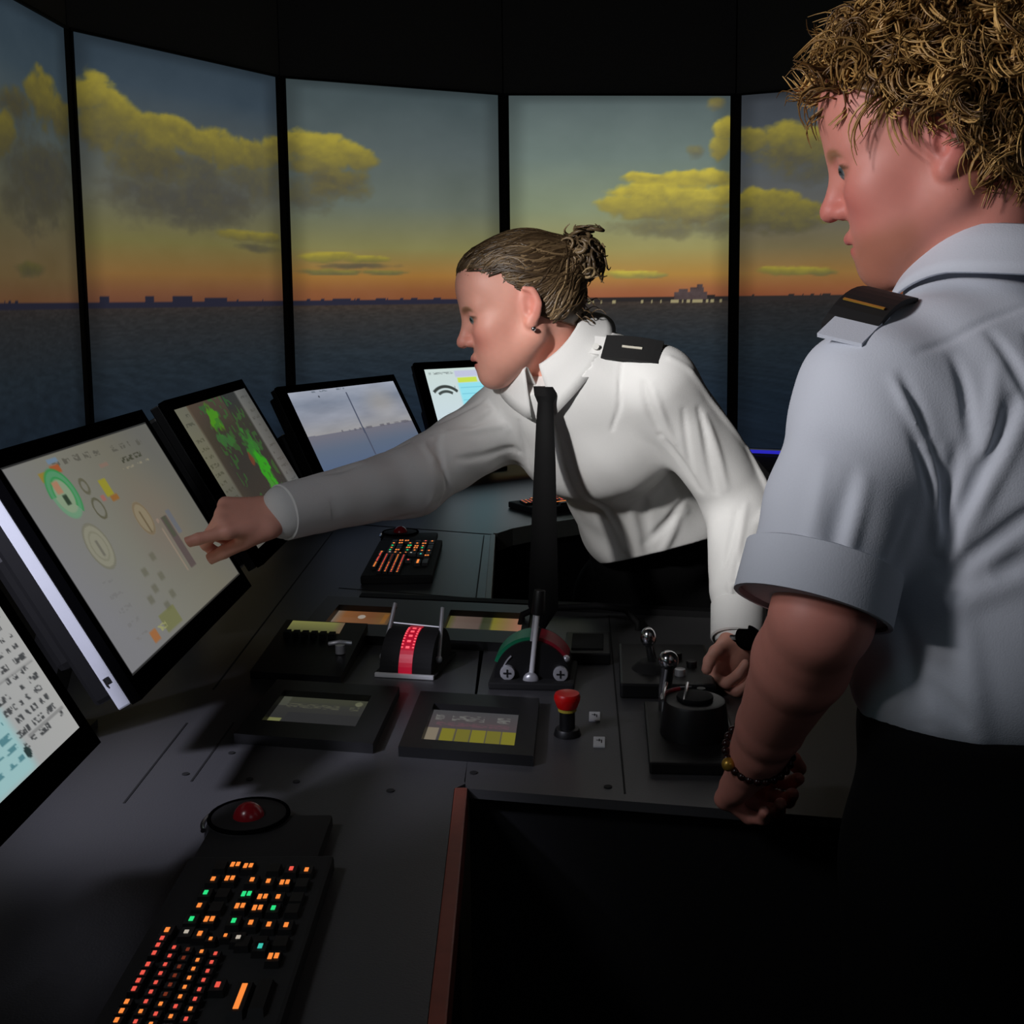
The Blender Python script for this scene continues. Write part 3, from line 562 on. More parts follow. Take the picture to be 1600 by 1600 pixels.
# throttle quadrant with green and red arc
p = wpt(.065, .42); t = thing('throttle_lever', 'throttle lever on a half disc with green and red arcs below the tie', 'lever', p)
def rz(o): o.rotation_euler.z = ang * .5; return o
rz(MB().box((0, 0, .006), (.13, .115, .012), bev=.003).build('base_plate', 'matte', t))
def half_disc(r, y0, y1, n=28):
    g = MB()
    for k in range(n):
        a, b = math.pi * k / n, math.pi * (k + 1) / n
        g.hexa([(0, y0, .012), (r * math.cos(a), y0, .012 + r * math.sin(a)), (r * math.cos(b), y0, .012 + r * math.sin(b)), (0, y0, .0121)], [(0, y1, .012), (r * math.cos(a), y1, .012 + r * math.sin(a)), (r * math.cos(b), y1, .012 + r * math.sin(b)), (0, y1, .0121)])
    return g
rz(half_disc(.058, -.036, .04).build('half_disc', 'black', t)); 
def arc_rim(a0, a1, r0, r1, y0, y1, n=14):
    g = MB()
    for k in range(n):
        a, b = a0 + (a1 - a0) * k / n, a0 + (a1 - a0) * (k + 1) / n; f = lambda a, r, y: (r * math.cos(a), y, .012 + r * math.sin(a))
        g.hexa([f(a, r0, y0), f(b, r0, y0), f(b, r1, y0), f(a, r1, y0)], [f(a, r0, y1), f(b, r0, y1), f(b, r1, y1), f(a, r1, y1)])
    return g
rz(arc_rim(1.6, 2.75, .055, .063, -.03, .02).build('green_arc', 'green', t)); rz(arc_rim(.5, 1.4, .055, .063, -.03, .02).build('red_arc', 'redarc', t)); rz(arc_rim(2.3, 3.1, .046, .048, -.0385, -.036).build('scale_line', 'steel', t)); rz(MB().ball((.052, -.03, .042), .006, n=10).build('stop_pin', 'steel', t, True))
for sx in (-.037, .044):
    g = MB(); g.cyl((sx, -.036, .022), (sx, -.045, .022), .0115, n=20, bev=.002); o = rz(g.build('screw_knob', 'steel', t, True))
    g = MB(); g.box((sx, -.0456, .022), (.012, .001, .0022)); g.box((sx, -.0456, .022), (.0022, .001, .012)); rz(g.build('screw_slot', 'gap', t))
g = MB(); g.cyl((-.001, -.042, .012), (.010, -.040, .118), .0042, .0036, n=12); rz(g.build('lever_rod', 'brightbar', t, True))
g = MB(); g.cyl((.0, -.034, .07), (.006, -.030, .118), .003, n=10); rz(g.build('lever_rod', 'steel', t, True))
rz(MB().ball((-.001, -.044, .012), .0125, (1, .6, 1), 18).build('pivot_knob', 'steel', t, True))
g = MB(); g.cyl((.010, -.036, .112), (.013, -.034, .150), .011, .009, n=16, bev=.003); rz(g.build('lever_grip', 'black', t, True))
# emergency stop
p = wpt(.120, .195); t = thing('emergency_stop_button', 'red mushroom stop button standing beside two white labels', 'button', p)
g = MB(); g.cyl((0, 0, 0), (0, 0, .010), .019, .016, n=24, bev=.002); g.cyl((0, 0, .008), (0, 0, .036), .0105, n=20); g.build('stalk', 'black', t, True)
MB().cyl((0, 0, .034), (0, 0, .038), .0125, n=24).build('yellow_ring', mat('yellow_ring', (190, 170, 60), .5), t)
g = MB(); g.cyl((0, 0, .038), (0, 0, .052), .0135, .0185, n=28, bev=.002); g.cyl((0, 0, .0515), (0, 0, .059), .0185, .0165, n=28, bev=.0025); g.build('mushroom', 'estop', t, True)
for i, (a, b, lb) in enumerate(((.158, .267, 'white label plate right of the red button, the upper one'), (.163, .1735, 'white label plate right of the red button, the lower one'))):
    p = wpt(a, b); t = thing('label_plate', lb, 'label', p, rot=(0, 0, ang * .4)); MB().box((0, 0, .0012), (.0155, .034, .0024), bev=.0006).build('plate', 'paper', t)
    g = MB(); g.box((0, .004, .0026), (.0015, .008, .0004)); g.box((-.001, .004, .0026), (.006, .0015, .0004)); g.box((.003, 0, .0026), (.0015, .010, .0004)); g.build('letter', 'ink', t)
# steering joystick unit (right, beside the forearm)
p = wpt(.285, .20); t = thing('azimuth_control', 'black azimuth control with round drum and red arc beside the forearm', 'control', p, rot=(0, 0, ang * .4))
MB().box((0, 0, .008), (.115, .22, .016), bev=.003).build('base_plate', 'black', t)
g = MB(); g.cyl((.005, -.01, .014), (.005, -.01, .062), .046, .040, n=32, bev=.004); g.build('drum', 'black', t, True)
g = MB(); g.cyl((.005, -.01, .062), (.005, -.01, .068), .024, n=28, bev=.002); g.build('cap', 'deskside', t, True)
g = MB(); g.tube([(.005 + .042 * math.cos(a), -.01 + .042 * math.sin(a), .0625) for a in np.linspace(2.0, 3.1, 14)], .0032); g.build('red_arc', 'redarc', t, True)
g = MB(); g.tube([(.005 + .044 * math.cos(a), -.01 + .044 * math.sin(a), .0640) for a in np.linspace(1.6, 3.3, 18)], .0012); g.build('scale_line', 'steel', t, True)
for sx in (-.034, -.006):
    g = MB(); g.tube([(sx + .004, .03, .07), (sx, .0, .071), (sx - .004, -.028, .066)], .0022); g.build('fork', 'chrome', t, True)
g = MB(); g.tube([(-.03, .075, .016), (-.03, .07, .05), (-.026, .06, .085)], .009, 12); g.ball((-.026, .06, .092), .014, n=16); g.build('joystick', 'chrome', t, True)
g = MB(); g.cyl((.02, .075, .014), (.02, .075, .04), .016, n=20, bev=.002); g.cyl((.02, .075, .04), (.02, .075, .048), .006, n=12); g.build('knob', 'black', t, True)
MB().box((.012, .04, .0175), (.02, .008, .003)).build('green_mark', 'green', t)
p = wpt(.27, .46); t = thing('joystick_unit', 'black joystick unit with chrome stick in front of the dark trousers', 'control', p, rot=(0, 0, ang * .4))
MB().box((0, 0, .012), (.14, .20, .024), bev=.004).build('base_plate', 'black', t)
g = MB(); g.cyl((-.02, -.03, .022), (-.02, -.03, .036), .034, .02, n=24, bev=.003); g.build('boot', 'matte', t, True)
g = MB(); g.cyl((-.02, -.03, .034), (-.026, -.045, .070), .007, n=14); g.build('stick', 'chrome', t, True)
g = MB(); g.ball((-.027, -.047, .078), .0125, (1, 1, 1.25), 16); g.build('grip', 'chrome', t, True)
for i in range(3): g = MB(); g.cyl((.02 + .02 * (i % 2), -.06 + i * .04, .023), (.02 + .02 * (i % 2), -.06 + i * .04, .034), .008, n=16, bev=.001); g.build('knob', 'steel' if i == 0 else 'black', t, True)
p = wpt(.15, .56); t = thing('switch_box', 'low dark switch box with grey lid behind the red button', 'control box', p, rot=(0, 0, ang * .4))
MB().box((0, 0, .010), (.075, .12, .020), bev=.003).build('body', 'black', t); MB().box((0, 0, .0205), (.052, .085, .004), bev=.001).build('lid', 'deskside', t)
p = wpt(.12, .70); t = thing('grab_rail', 'grey curved grab rail at the back edge of the wing', 'rail', p)
g = MB(); g.tube([(-.09, .02, 0), (-.085, .02, .022), (-.06, .025, .032), (.05, .03, .034), (.10, .015, .030), (.12, -.01, .012), (.12, -.012, 0)], .006, 10); g.build('rail', 'deskside', t, True)

# ------------------------------------------------------------------ bodies: signed distances turned into one smooth mesh
def V3(v): return np.array([float(x) for x in v])
def smin(a, b, k):
    if k <= 0: return np.minimum(a, b)
    h = np.maximum(k - np.abs(a - b), 0) / k; return np.minimum(a, b) - h * h * k * .25
class Sdf:
    def __init__(s): s.ops = []
    def add(s, fn, k=.01, sub=False): s.ops.append((fn, k, sub)); return s
    def cap(s, a, b, r1, r2=None, k=.01, sub=False):
        a, b = V3(a), V3(b); r2 = r1 if r2 is None else r2; ba = b - a; bb = max(ba @ ba, 1e-9)
        def fn(P):
            q = P - a; t = np.clip(q @ ba / bb, 0, 1); return np.linalg.norm(q - t[:, None] * ba, axis=1) - (r1 + (r2 - r1) * t)
        return s.add(fn, k, sub)
    def ecap(s, a, b, side, w1, d1, w2=None, d2=None, k=.02, sub=False):
        a, b = V3(a), V3(b); w2 = w1 if w2 is None else w2; d2 = d1 if d2 is None else d2
        ba = b - a; L = np.linalg.norm(ba); t_ = ba / L; sd = V3(side); sd = sd - t_ * (sd @ t_); sd /= np.linalg.norm(sd); m = np.cross(t_, sd)
        def fn(P):
            q = P - a; x = q @ t_; t = np.clip(x / L, 0, 1); e = x - t * L; rw = w1 + (w2 - w1) * t; rd = d1 + (d2 - d1) * t; mn = np.minimum(rw, rd)
            k0 = np.sqrt((q @ sd / rw) ** 2 + (q @ m / rd) ** 2 + (e / mn) ** 2); return (k0 - 1) * mn
        return s.add(fn, k, sub)
    def ell(s, c, r, Rm=None, k=.02, sub=False):
        c = V3(c); r = np.array(r, float); Rm = np.eye(3) if Rm is None else np.asarray(Rm)
        def fn(P):
            q = (P - c) @ Rm; k0 = np.linalg.norm(q / r, axis=1); k1 = np.linalg.norm(q / (r * r), axis=1); return np.where(k1 > 1e-9, k0 * (k0 - 1) / np.maximum(k1, 1e-9), -r.min())
        return s.add(fn, k, sub)
    def sub_group(s, g, c, rad, k=.01):
        c = V3(c)
        def fn(P):
            d = np.linalg.norm(P - c, axis=1) - rad; m = d < .012; o = np.maximum(d, .012) + .01
            if m.any(): o[m] = g(P[m])
            return o
        return s.add(fn, k)
    def __call__(s, P):
        d = None
        for fn, k, sub in s.ops:
            v = fn(P)
            if d is None: d = v
            elif sub: d = -smin(-d, v, k)
            else: d = smin(d, v, k)
        return d
def polygonize(f, lo, hi, levels, h0=.08, slack=1.6):
    lo = np.array(lo, float); n = np.ceil((np.array(hi) - lo) / h0).astype(int)
    c = np.stack(np.meshgrid(*[np.arange(k) for k in n], indexing='ij'), -1).reshape(-1, 3); size = h0
    off = np.array([(i, j, k) for i in (0, 1) for j in (0, 1) for k in (0, 1)])
    for L in range(levels + 1):
        d = f(lo + (c + .5) * size); c = c[np.abs(d) < size * slack]
        if L < levels: c = (c[:, None] * 2 + off[None]).reshape(-1, 3); size *= .5
    M_ = 1 << 20; key = lambda a: (a[..., 0] * M_ + a[..., 1]) * M_ + a[..., 2]
    c = c + 2
    corners = c[:, None] + off[None]; ck = key(corners.astype(np.int64)); uq, inv = np.unique(ck.ravel(), return_inverse=True)
    pts = np.stack([uq // (M_ * M_), (uq // M_) % M_, uq % M_], -1); val = f(lo + (pts - 2) * size)
    v = val[inv.reshape(ck.shape)]; sg = v < 0; act = sg.any(1) & ~sg.all(1); c, v, sg = c[act], v[act], sg[act]
    E_ = [(a, b) for a in range(8) for b in range(a + 1, 8) if np.abs(off[a] - off[b]).sum() == 1]
    acc = np.zeros((len(c), 3)); cnt = np.zeros(len(c))
    for a, b in E_:
        m = sg[:, a] != sg[:, b]; t = v[m, a] / (v[m, a] - v[m, b]); acc[m] += off[a] + t[:, None] * (off[b] - off[a]); cnt[m] += 1
    vert = lo + (c - 2 + acc / cnt[:, None]) * size
    k = key(c.astype(np.int64)); o = np.argsort(k); ks = k[o]; faces = []
    ax = {0: (4, (0, 1, 0), (0, 0, 1)), 1: (2, (0, 0, 1), (1, 0, 0)), 2: (1, (1, 0, 0), (0, 1, 0))}
    for a_, (cn, e1, e2) in ax.items():
        m = np.where(sg[:, 0] != sg[:, cn])[0]; e1, e2 = np.array(e1), np.array(e2); ids = []; ok = np.ones(len(m), bool)
        for dlt in (0 * e1, e1, e1 + e2, e2):
            kk = key((c[m] - dlt).astype(np.int64)); p = np.clip(np.searchsorted(ks, kk), 0, len(ks) - 1); ok &= ks[p] == kk; ids.append(o[p])
        q = np.stack(ids, -1)[ok]; fl = ~sg[m, 0][ok]; q[fl] = q[fl][:, ::-1]; faces.append(q)
    return vert, np.concatenate(faces)
def project(f, P, lift=0.0, it=4):
    P = np.array(P, float)
    for _ in range(it):
        d = f(P); e = 2e-4; G = np.stack([f(P + np.eye(3)[i] * e) - f(P - np.eye(3)[i] * e) for i in range(3)], -1) / (2 * e); G /= np.maximum(np.linalg.norm(G, axis=1), 1e-6)[:, None]
        P = P - G * (d - lift)[:, None]
    return P
def make_folds(f, segs):
    """creases: each segment is laid onto the surface f; + amplitude is a ridge, - a groove"""
    L = []
    for (p, q, amp, wd) in segs:
        t = np.linspace(0, 1, 7)[:, None]; L.append((project(f, V3(p) * (1 - t) + V3(q) * t), amp, wd))
    def disp(P):
        o = np.zeros(len(P))
        for pl, amp, wd in L:
            c = pl.mean(0); rad = np.linalg.norm(pl - c, axis=1).max() + wd * 2.6; m = np.linalg.norm(P - c, axis=1) < rad
            if not m.any(): continue
            Q = P[m]; best = np.full(len(Q), 9.0); bt = np.zeros(len(Q))
            for i in range(6):
                ba = pl[i + 1] - pl[i]; t = np.clip((Q - pl[i]) @ ba / max(ba @ ba, 1e-9), 0, 1); dd = np.linalg.norm(Q - pl[i] - t[:, None] * ba, axis=1); k = dd < best; best[k] = dd[k]; bt[k] = (i + t[k]) / 6
            o[m] += amp * np.exp(-(best / wd) ** 2) * (.25 + .75 * np.sin(np.pi * np.clip(bt, .02, .98)))
        return o
    return disp
def grad_normals(vert, faces):
    n = np.zeros_like(vert); a, b, c, d = (vert[faces[:, i]] for i in range(4)); fn = np.cross(c - a, d - b)
    for i in range(4): np.add.at(n, faces[:, i], fn)
    return n / np.maximum(np.linalg.norm(n, axis=1), 1e-12)[:, None]
def mesh_np(name, vert, faces, m, parent=None, rgb=None, smooth=True):
    me = bpy.data.meshes.new(name); me.vertices.add(len(vert)); me.vertices.foreach_set('co', np.asarray(vert, np.float32).ravel())
    faces = np.asarray(faces, np.int32); k = faces.shape[1]
    me.loops.add(faces.size); me.loops.foreach_set('vertex_index', faces.ravel()); me.polygons.add(len(faces)); me.polygons.foreach_set('loop_start', np.arange(0, faces.size, k, dtype=np.int32)); me.update(calc_edges=True)
    if rgb is not None: col_attr(me, lin(np.clip(rgb, 0, 255)))
    return link(name, me, m, parent, smooth)
def largest(v, q):
    lab = np.arange(len(v))
    while True:
        m = lab[q].min(1); new = lab.copy()
        for i in range(4): np.minimum.at(new, q[:, i], m)
        new = new[new]
        if (new == lab).all(): break
        lab = new
    u, c = np.unique(lab, return_counts=True); keep = lab == u[c.argmax()]; idx = np.cumsum(keep) - 1; q = q[keep[q[:, 0]]]
    return v[keep], idx[q]
def sdf_mesh(name, f, lo, hi, levels, m, parent=None, color=None, relax=1, slack=1.6):
    v, q = largest(*polygonize(f, lo, hi, levels, slack=slack))
    for _ in range(relax):       # light smoothing of the voxel steps
        s_ = np.zeros_like(v); ct = np.zeros(len(v))
        for i in range(4): np.add.at(s_, q[:, i], v[q[:, (i + 1) % 4]]); np.add.at(ct, q[:, i], 1)
        v = v * .5 + s_ / np.maximum(ct, 1)[:, None] * .5
    return mesh_np(name, v, q, m, parent, None if color is None else color(v))
def tubes(paths, radii, n=5):
    """many tapered strands as one vertex/face set"""
    VV, FF, CC = [], [], []; base = 0
    for si, (P, r) in enumerate(zip(paths, radii)):
        P = np.asarray(P); k = len(P); T = np.gradient(P, axis=0); T /= np.maximum(np.linalg.norm(T, axis=1), 1e-9)[:, None]
        x = np.cross(T[0], [.3, .5, .8]); x /= np.linalg.norm(x); X = []
        for i in range(k): x = x - T[i] * (x @ T[i]); x /= max(np.linalg.norm(x), 1e-9); X.append(x)
        X = np.array(X); Y_ = np.cross(T, X); a = np.arange(n) * 2 * math.pi / n; rr = np.asarray(r).reshape(-1, 1, 1)
        ring = P[:, None] + rr * (np.cos(a)[None, :, None] * X[:, None] + np.sin(a)[None, :, None] * Y_[:, None]); VV.append(ring.reshape(-1, 3))
        i = np.arange(k - 1)[:, None]; j = np.arange(n)[None]; j2 = (j + 1) % n
        FF.append(np.stack([base + i * n + j, base + i * n + j2, base + (i + 1) * n + j2, base + (i + 1) * n + j], -1).reshape(-1, 4)); CC.append(np.full(k * n, si)); base += k * n
    return np.concatenate(VV), np.concatenate(FF), np.concatenate(CC)
def basis(f, u):
    f = V3(f); f /= np.linalg.norm(f); u = V3(u); u = u - f * (u @ f); u /= np.linalg.norm(u); return np.stack([f, np.cross(u, f), u], 1)   # columns: forward, subject's left, up
def head_sdf(o, B, k, male):
    """head in its own frame (x forward, y left, z up) placed at o with basis B and size k"""
    W = lambda p: V3(o) + B @ (np.array(p) * k); g = Sdf(); e = lambda c, r, kk=.02, sub=False, Rl=None: g.ell(W(c), np.array(r) * k, B if Rl is None else B @ Rl, kk * k, sub); c_ = lambda a, b, r1, r2, kk=.01, sub=False: g.cap(W(a), W(b), r1 * k, r2 * k, kk * k, sub)
    e((-.014, 0, .036), (.095, .075, .082)); e((.028, 0, -.028), (.060, .060, .085), .05)
    e((.046, 0, .054), (.046, .057, .050), .03)
    for s in (-1, 1):
        c_((-.006, s * .056, -.052), (.066, s * .014, -.098), .019, .014, .035)
        e((.060, s * .040, -.022), (.026, .023, .024), .025); c_((.080, s * .010, .021), (.068, s * .044, .022), .010, .008, .018)
        e((.050, s * .032, -.062), (.026, .024, .03), .03)
    e((.079, 0, -.099), (.0165, .020, .0155), .02); e((.066, 0, -.07), (.026, .034, .034), .03)
    for s in (-1, 1): e((.096, s * .032, .004), (.018, .017, .012), .014, True)
    c_((.086, 0, .012), (.106, 0, -.024), .0065, .0095, .014); e((.109, 0, -.030), (.0105, .0105, .0092), .008)
    for s in (-1, 1):
        e((.097, s * .0115, -.033), (.010, .0075, .0078), .006); e((.103, s * .0058, -.0402), (.0045, .0032, .0035), .003, True)
        e((.074, s * .031, .0035), (.0145, .0145, .0135), .006); e((.0895, s * .0325, .0025), (.0065, .0125, .0042), .003, True)
        c_((.0815, s * .018, .0105), (.078, s * .043, .0085), .0042, .0035, .006)
    c_((.0945, -.011, -.0615), (.0945, .011, -.0615), .0068, .0068, .006); c_((.097, 0, -.0612), (.087, .022, -.067), .0062, .0035, .005); c_((.097, 0, -.0612), (.087, -.022, -.067), .0062, .0035, .005)
    c_((.0925, -.009, -.0750), (.0925, .009, -.0750), .0076, .0076, .006); c_((.092, .009, -.0745), (.085, .021, -.0690), .006, .0035, .004); c_((.092, -.009, -.0745), (.085, -.021, -.0690), .006, .0035, .004); e((.1005, 0, -.0680), (.012, .018, .0020 if not male else .0015), .003, True)
    for s in (-1, 1):
        Rl = np.array(Matrix.Rotation(s * R(-22), 3, 'Z') @ Matrix.Rotation(R(-14), 3, 'Y'))
        e((-.012, s * .078, -.003), (.018, .0075, .031), .008, False, Rl); e((-.008, s * .085, .004), (.0095, .006, .017), .004, True, Rl); e((-.004, s * .083, -.010), (.006, .006, .007), .004, True, Rl)
        c_((-.020, s * .083, .020), (-.026, s * .0845, -.005), .0042, .0036, .004); c_((-.008, s * .083, .027), (-.020, s * .083, .020), .0042, .0042, .004); e((-.003, s * .078, -.030), (.0085, .0055, .0085), .006)
    return g, W
def hand_sdf(wr, d, n, thumb, curls, k=1.0, spread=0.0, thumb_dir=(.55, .75, -.25), tcurl=(.2, .3)):
    """wr wrist, d towards the knuckles, n out of the back of the hand, thumb = side the thumb is on"""
    d = V3(d); d /= np.linalg.norm(d); n = V3(n); n -= d * (n @ d); n /= np.linalg.norm(n); s = np.cross(d, n); s *= np.sign(s @ V3(thumb)) or 1
    g = Sdf(); wr = V3(wr); P = lambda a, b, c: wr + (d * a + s * b + n * c) * k
    g.ecap(P(-.03, 0, 0), P(.02, 0, 0), s, .027 * k, .019 * k, .029 * k, .018 * k)
    L = [(.043, .026, .021), (.047, .029, .022), (.043, .027, .021), (.034, .021, .019)]; tips = []
    for i in range(4):
        y = .029 - .0195 * i; kn = P(.090 - (.004, 0, .004, .012)[i], y, .003); g.cap(P(.015, y * .55, 0), kn, .0125 * k, .0112 * k, .014 * k)
        ang = 0; p = kn; r = (.0098, .0100, .0096, .0086)[i]
        sp = spread * (1.5 - i)
        for j in range(3):
            ang += curls[i][j]; dirv = (d * math.cos(ang) - n * math.sin(ang)) + s * sp; dirv /= np.linalg.norm(dirv); q = p + dirv * L[i][j] * k
            g.cap(p, q, r * k, r * .90 * k, .0035 * k if j else .006 * k); p = q; r *= .9
        tips.append(p)
    g.ell(P(.045, 0, -.006), (.045 * k, .036 * k, .015 * k), np.stack([d, s, n], 1), .012 * k)
    tb = P(.022, .026, -.006); td = s * thumb_dir[1] + d * thumb_dir[0] + n * thumb_dir[2]; td /= np.linalg.norm(td); p = tb; r = .0135
    ax = np.cross(td, -n); 
    for j, l in enumerate((.043, .033, .026)):
        if j:
            tgt = d * .8 - n * .5; tgt /= np.linalg.norm(tgt); td = td * (1 - tcurl[j - 1]) + tgt * tcurl[j - 1]; td /= np.linalg.norm(td)
        q = p + td * l * k; g.cap(p, q, r * k, r * .86 * k, .012 * k if j == 0 else .004 * k); p = q; r *= .86
    return g, tips
def skin_color(o, B, k, tone, lip, cheek, brow, stubble=None):
    o = V3(o)
    def fn(v):
        q = (v - o) @ B / k; x, y, z = q.T; c = np.tile(np.array(tone, float), (len(v), 1)); near = np.linalg.norm(q, axis=1) < .2
        n = np.sin(x * 310 + 2 * np.sin(z * 210)) * np.sin(y * 290 + z * 170); c *= (1 + .006 * n)[:, None]
        def mixm(m, col): m = np.clip(m * near, 0, 1)[:, None]; return c * (1 - m) + np.array(col, float) * m
        c = mixm(.55 * np.exp(-((np.abs(y) - .042) / .022) ** 2 - ((z + .03) / .026) ** 2) * (x > .02), cheek)
        c = mixm(.5 * np.exp(-((x - .108) / .016) ** 2 - (y / .02) ** 2 - ((z + .03) / .016) ** 2), cheek)
        c = mixm(.9 * (x > .068) * np.exp(-(y / .018) ** 4 - ((z + .0685) / .0105) ** 4), lip)
        c = mixm(.8 * (x > .055) * np.exp(-((np.abs(y) - .03) / .016) ** 4 - ((z - .0225 + .004 * ((np.abs(y) - .03) / .016) ** 2) / .0048) ** 4), brow)
        c = mixm(.6 * np.exp(-((x + .012) / .03) ** 2 - ((np.abs(y) - .084) / .012) ** 2 - (z / .035) ** 2), cheek)
        c = mixm(.55 * (x > .06) * np.exp(-((np.abs(y) - .0325) / .015) ** 4 - ((z - .0025) / .0055) ** 4), tuple(np.array(brow) * .8))
        c = mixm(.85 * (x > .055) * np.exp(-((np.abs(y) - .0335) / .0155) ** 6 - ((z - .0078 + .0035 * ((np.abs(y) - .0335) / .0155) ** 2) / .0022) ** 4), tuple(np.array(brow) * .45))
        if stubble is not None: c = mixm(.45 * sm(-.05, -.075, z) * sm(.02, .05, x) * (1 - np.exp(-(y / .02) ** 4 - ((z + .068) / .012) ** 4)), stubble)
        return c
    return fn
def eyes(parent, o, B, k, iris):
    for s in (-1, 1):
        c = V3(o) + B @ (np.array((.0765, s * .0315, .0028)) * k); g = MB(); g.ball((0, 0, 0), .0125 * k, n=24); ob = g.build('eye', M['eyewhite'], parent, True)
        ob.location = c; me = ob.data; q = np.array([v.co for v in me.vertices]) @ B; ang = np.arccos(np.clip((q[:, 0] * .88 + q[:, 1] * .47) / np.linalg.norm(q, axis=1), -1, 1))
        col = np.where((ang < .26)[:, None], np.array((12, 12, 14.)), np.where((ang < .56)[:, None], np.array(iris, float), np.array((176, 160, 154.)))); col_attr(me, lin(col))
M['eyewhite'] = mat('eye', (220, 215, 210), .12, vcol=True, vary=0)
def collar_mesh(name, m, parent, c, axis, front, r, hgt, drop, open_=.35, pts=.05, wid=.03, asx=1.0, lean=0.0):
    """turned-down shirt collar: a sweep of its profile around the neck from one front edge round the back to the other"""
    t = V3(axis); t /= np.linalg.norm(t); f = V3(front); f -= t * (f @ t); f /= np.linalg.norm(f); s = np.cross(t, f); c = V3(c)
    n = 60; VV = []; prof_n = 9
    for i in range(n + 1):
        u = i / n; a = open_ + (2 * math.pi - 2 * open_) * u; e = abs(u - .5) * 2; fr = max(0, (e - .62) / .38)
        rd = f * math.cos(a) + s * math.sin(a) * asx
        low = drop * (1 - .25 * fr) + pts * fr ** 1.5
        base = c + f * lean * fr
        prof = [(r + .004, -.012), (r + .001, hgt * .5), (r, hgt - .004), (r + .003, hgt), (r + .008, hgt - .002), (r + .012 + wid * .25, hgt - low * .35), (r + .012 + wid * .7, hgt - low * .75), (r + .013 + wid, hgt - low), (r + .010 + wid, hgt - low - .001)]
        for (pr, ph) in prof: VV.append(base + rd * pr + t * (ph - .010 * fr))
    VV = np.array(VV); i = np.arange(n)[:, None]; j = np.arange(prof_n - 1)[None]
    F = np.stack([i * prof_n + j, (i + 1) * prof_n + j, (i + 1) * prof_n + j + 1, i * prof_n + j + 1], -1).reshape(-1, 4)
    o = mesh_np(name, VV, F, m, parent); md = o.modifiers.new('thick', 'SOLIDIFY'); md.thickness = .0022; md.offset = 0
    return o
M['skinw'] = mat('skin_light', (220, 160, 140), .5, vcol=True, sss=.12, bump=.08, scale=900)
M['skinm'] = mat('skin_ruddy', (200, 120, 105), .52, vcol=True, sss=.10, bump=.08, scale=900)
M['hairw'] = mat('hair_dark_blonde', (90, 72, 48), .42, vcol=True)
M['hairm'] = mat('hair_golden', (150, 112, 60), .42, vcol=True)
M['shirtw'] = mat('white_cotton', (232, 232, 230), .8, bump=.15, scale=600, vary=.02)
M['shirtm'] = mat('pale_blue_cotton', (206, 212, 222), .8, bump=.15, scale=600, vary=.03)
M['trousers'] = mat('black_trousers', (12, 12, 13), .95, bump=.1, scale=500, spec=.1)
M['tie'] = mat('black_tie', (11, 11, 12), .75, spec=.2)
M['epau'] = mat('black_epaulette', (14, 14, 15), .7)
M['bar'] = mat('epaulette_bar', (210, 205, 190), .5, vary=0)
M['gold'] = mat('gold_bar', (190, 150, 60), .35, .6)
M['button'] = mat('shirt_button', (225, 225, 220), .35)
def slab(name, m, parent, c, along, normal, L, W_, T, arch=0.0, nx=8):
    """thin curved plate"""
    a = V3(along); a /= np.linalg.norm(a); n = V3(normal); n -= a * (n @ a); n /= np.linalg.norm(n); s = np.cross(n, a); c = V3(c); g = MB(); rows = []
    for i in range(nx + 1):
        u = i / nx - .5; z = -arch * (2 * u) ** 2; rows.append([g.bm.verts.new(c + a * L * u + s * W_ * y + n * (z + h)) for y, h in ((-.5, 0), (.5, 0), (.5, T), (-.5, T))])
    for A, B_ in zip(rows[:-1], rows[1:]):
        for j in range(4): g.bm.faces.new((A[j], A[(j + 1) % 4], B_[(j + 1) % 4], B_[j]))
    g.bm.faces.new(rows[0][::-1]); g.bm.faces.new(rows[-1]); return g.build(name, m, parent)
def shoes(parent, pts):
    for p, fwd in pts:
        f = V3(fwd); f /= np.linalg.norm(f); g = Sdf(); p = V3(p); g.ecap(p + f * -.03 + [0, 0, .045], p + f * .16 + [0, 0, .032], np.cross([0, 0, 1], f), .042, .045, .044, .032, .03); g.cap(p + [0, 0, .05], p + [0, 0, .11], .045, .043, .03)
        sdf_mesh('shoe', g, p - .3, p + .35, 3, 'black', parent)
def dist(a, b): return (Vector(a) - Vector(b)).length

# ------------------------------------------------------------------ the woman officer
wo = thing('person', 'woman in white shirt and black tie leaning over to touch a monitor', 'person', (0, 0, 0))
hk = .955; HO = at(811, 481, 1.885); HB = basis((-.955, -.10, -.27), (-.27, .02, .963))
NB = at(870, 560, 1.905); CH = at(935, 680, 1.965); WS = at(1008, 795, 2.09); PV = at(1035, 930, 2.27)
RS, RE, RW = at(795, 655, 1.99), at(640, 752, 1.84), at(440, 801, 1.675)
LS, LE, LW = at(1030, 604, 1.84), at(1158, 782, 1.90), at(1152, 1000, 1.735)
SA = (LS - RS).normalized()                                   # right shoulder to left shoulder
TN = Vector(SA).cross((NB - WS).normalized()).normalized()     # out of the chest
if TN.x > 0: TN = -TN
spine = (NB - WS).normalized()
RB = np.stack([V3(SA), V3(spine), V3(TN)], 1)
hg, HW = head_sdf(HO, HB, hk, False)
rdir = (at(350, 812, 1.640) - RW).normalized()
rh, rtips = hand_sdf(RW, rdir, (.10, -.55, .80), (0.05, -.9, -.5), [(.16, .10, .05), (1.0, 1.3, .9), (1.15, 1.4, .9), (1.25, 1.4, .9)], .98, thumb_dir=(.88, .02, -.42), tcurl=(.25, .35))
ldir = (at(1131, 1080, 1.68) - LW).normalized()
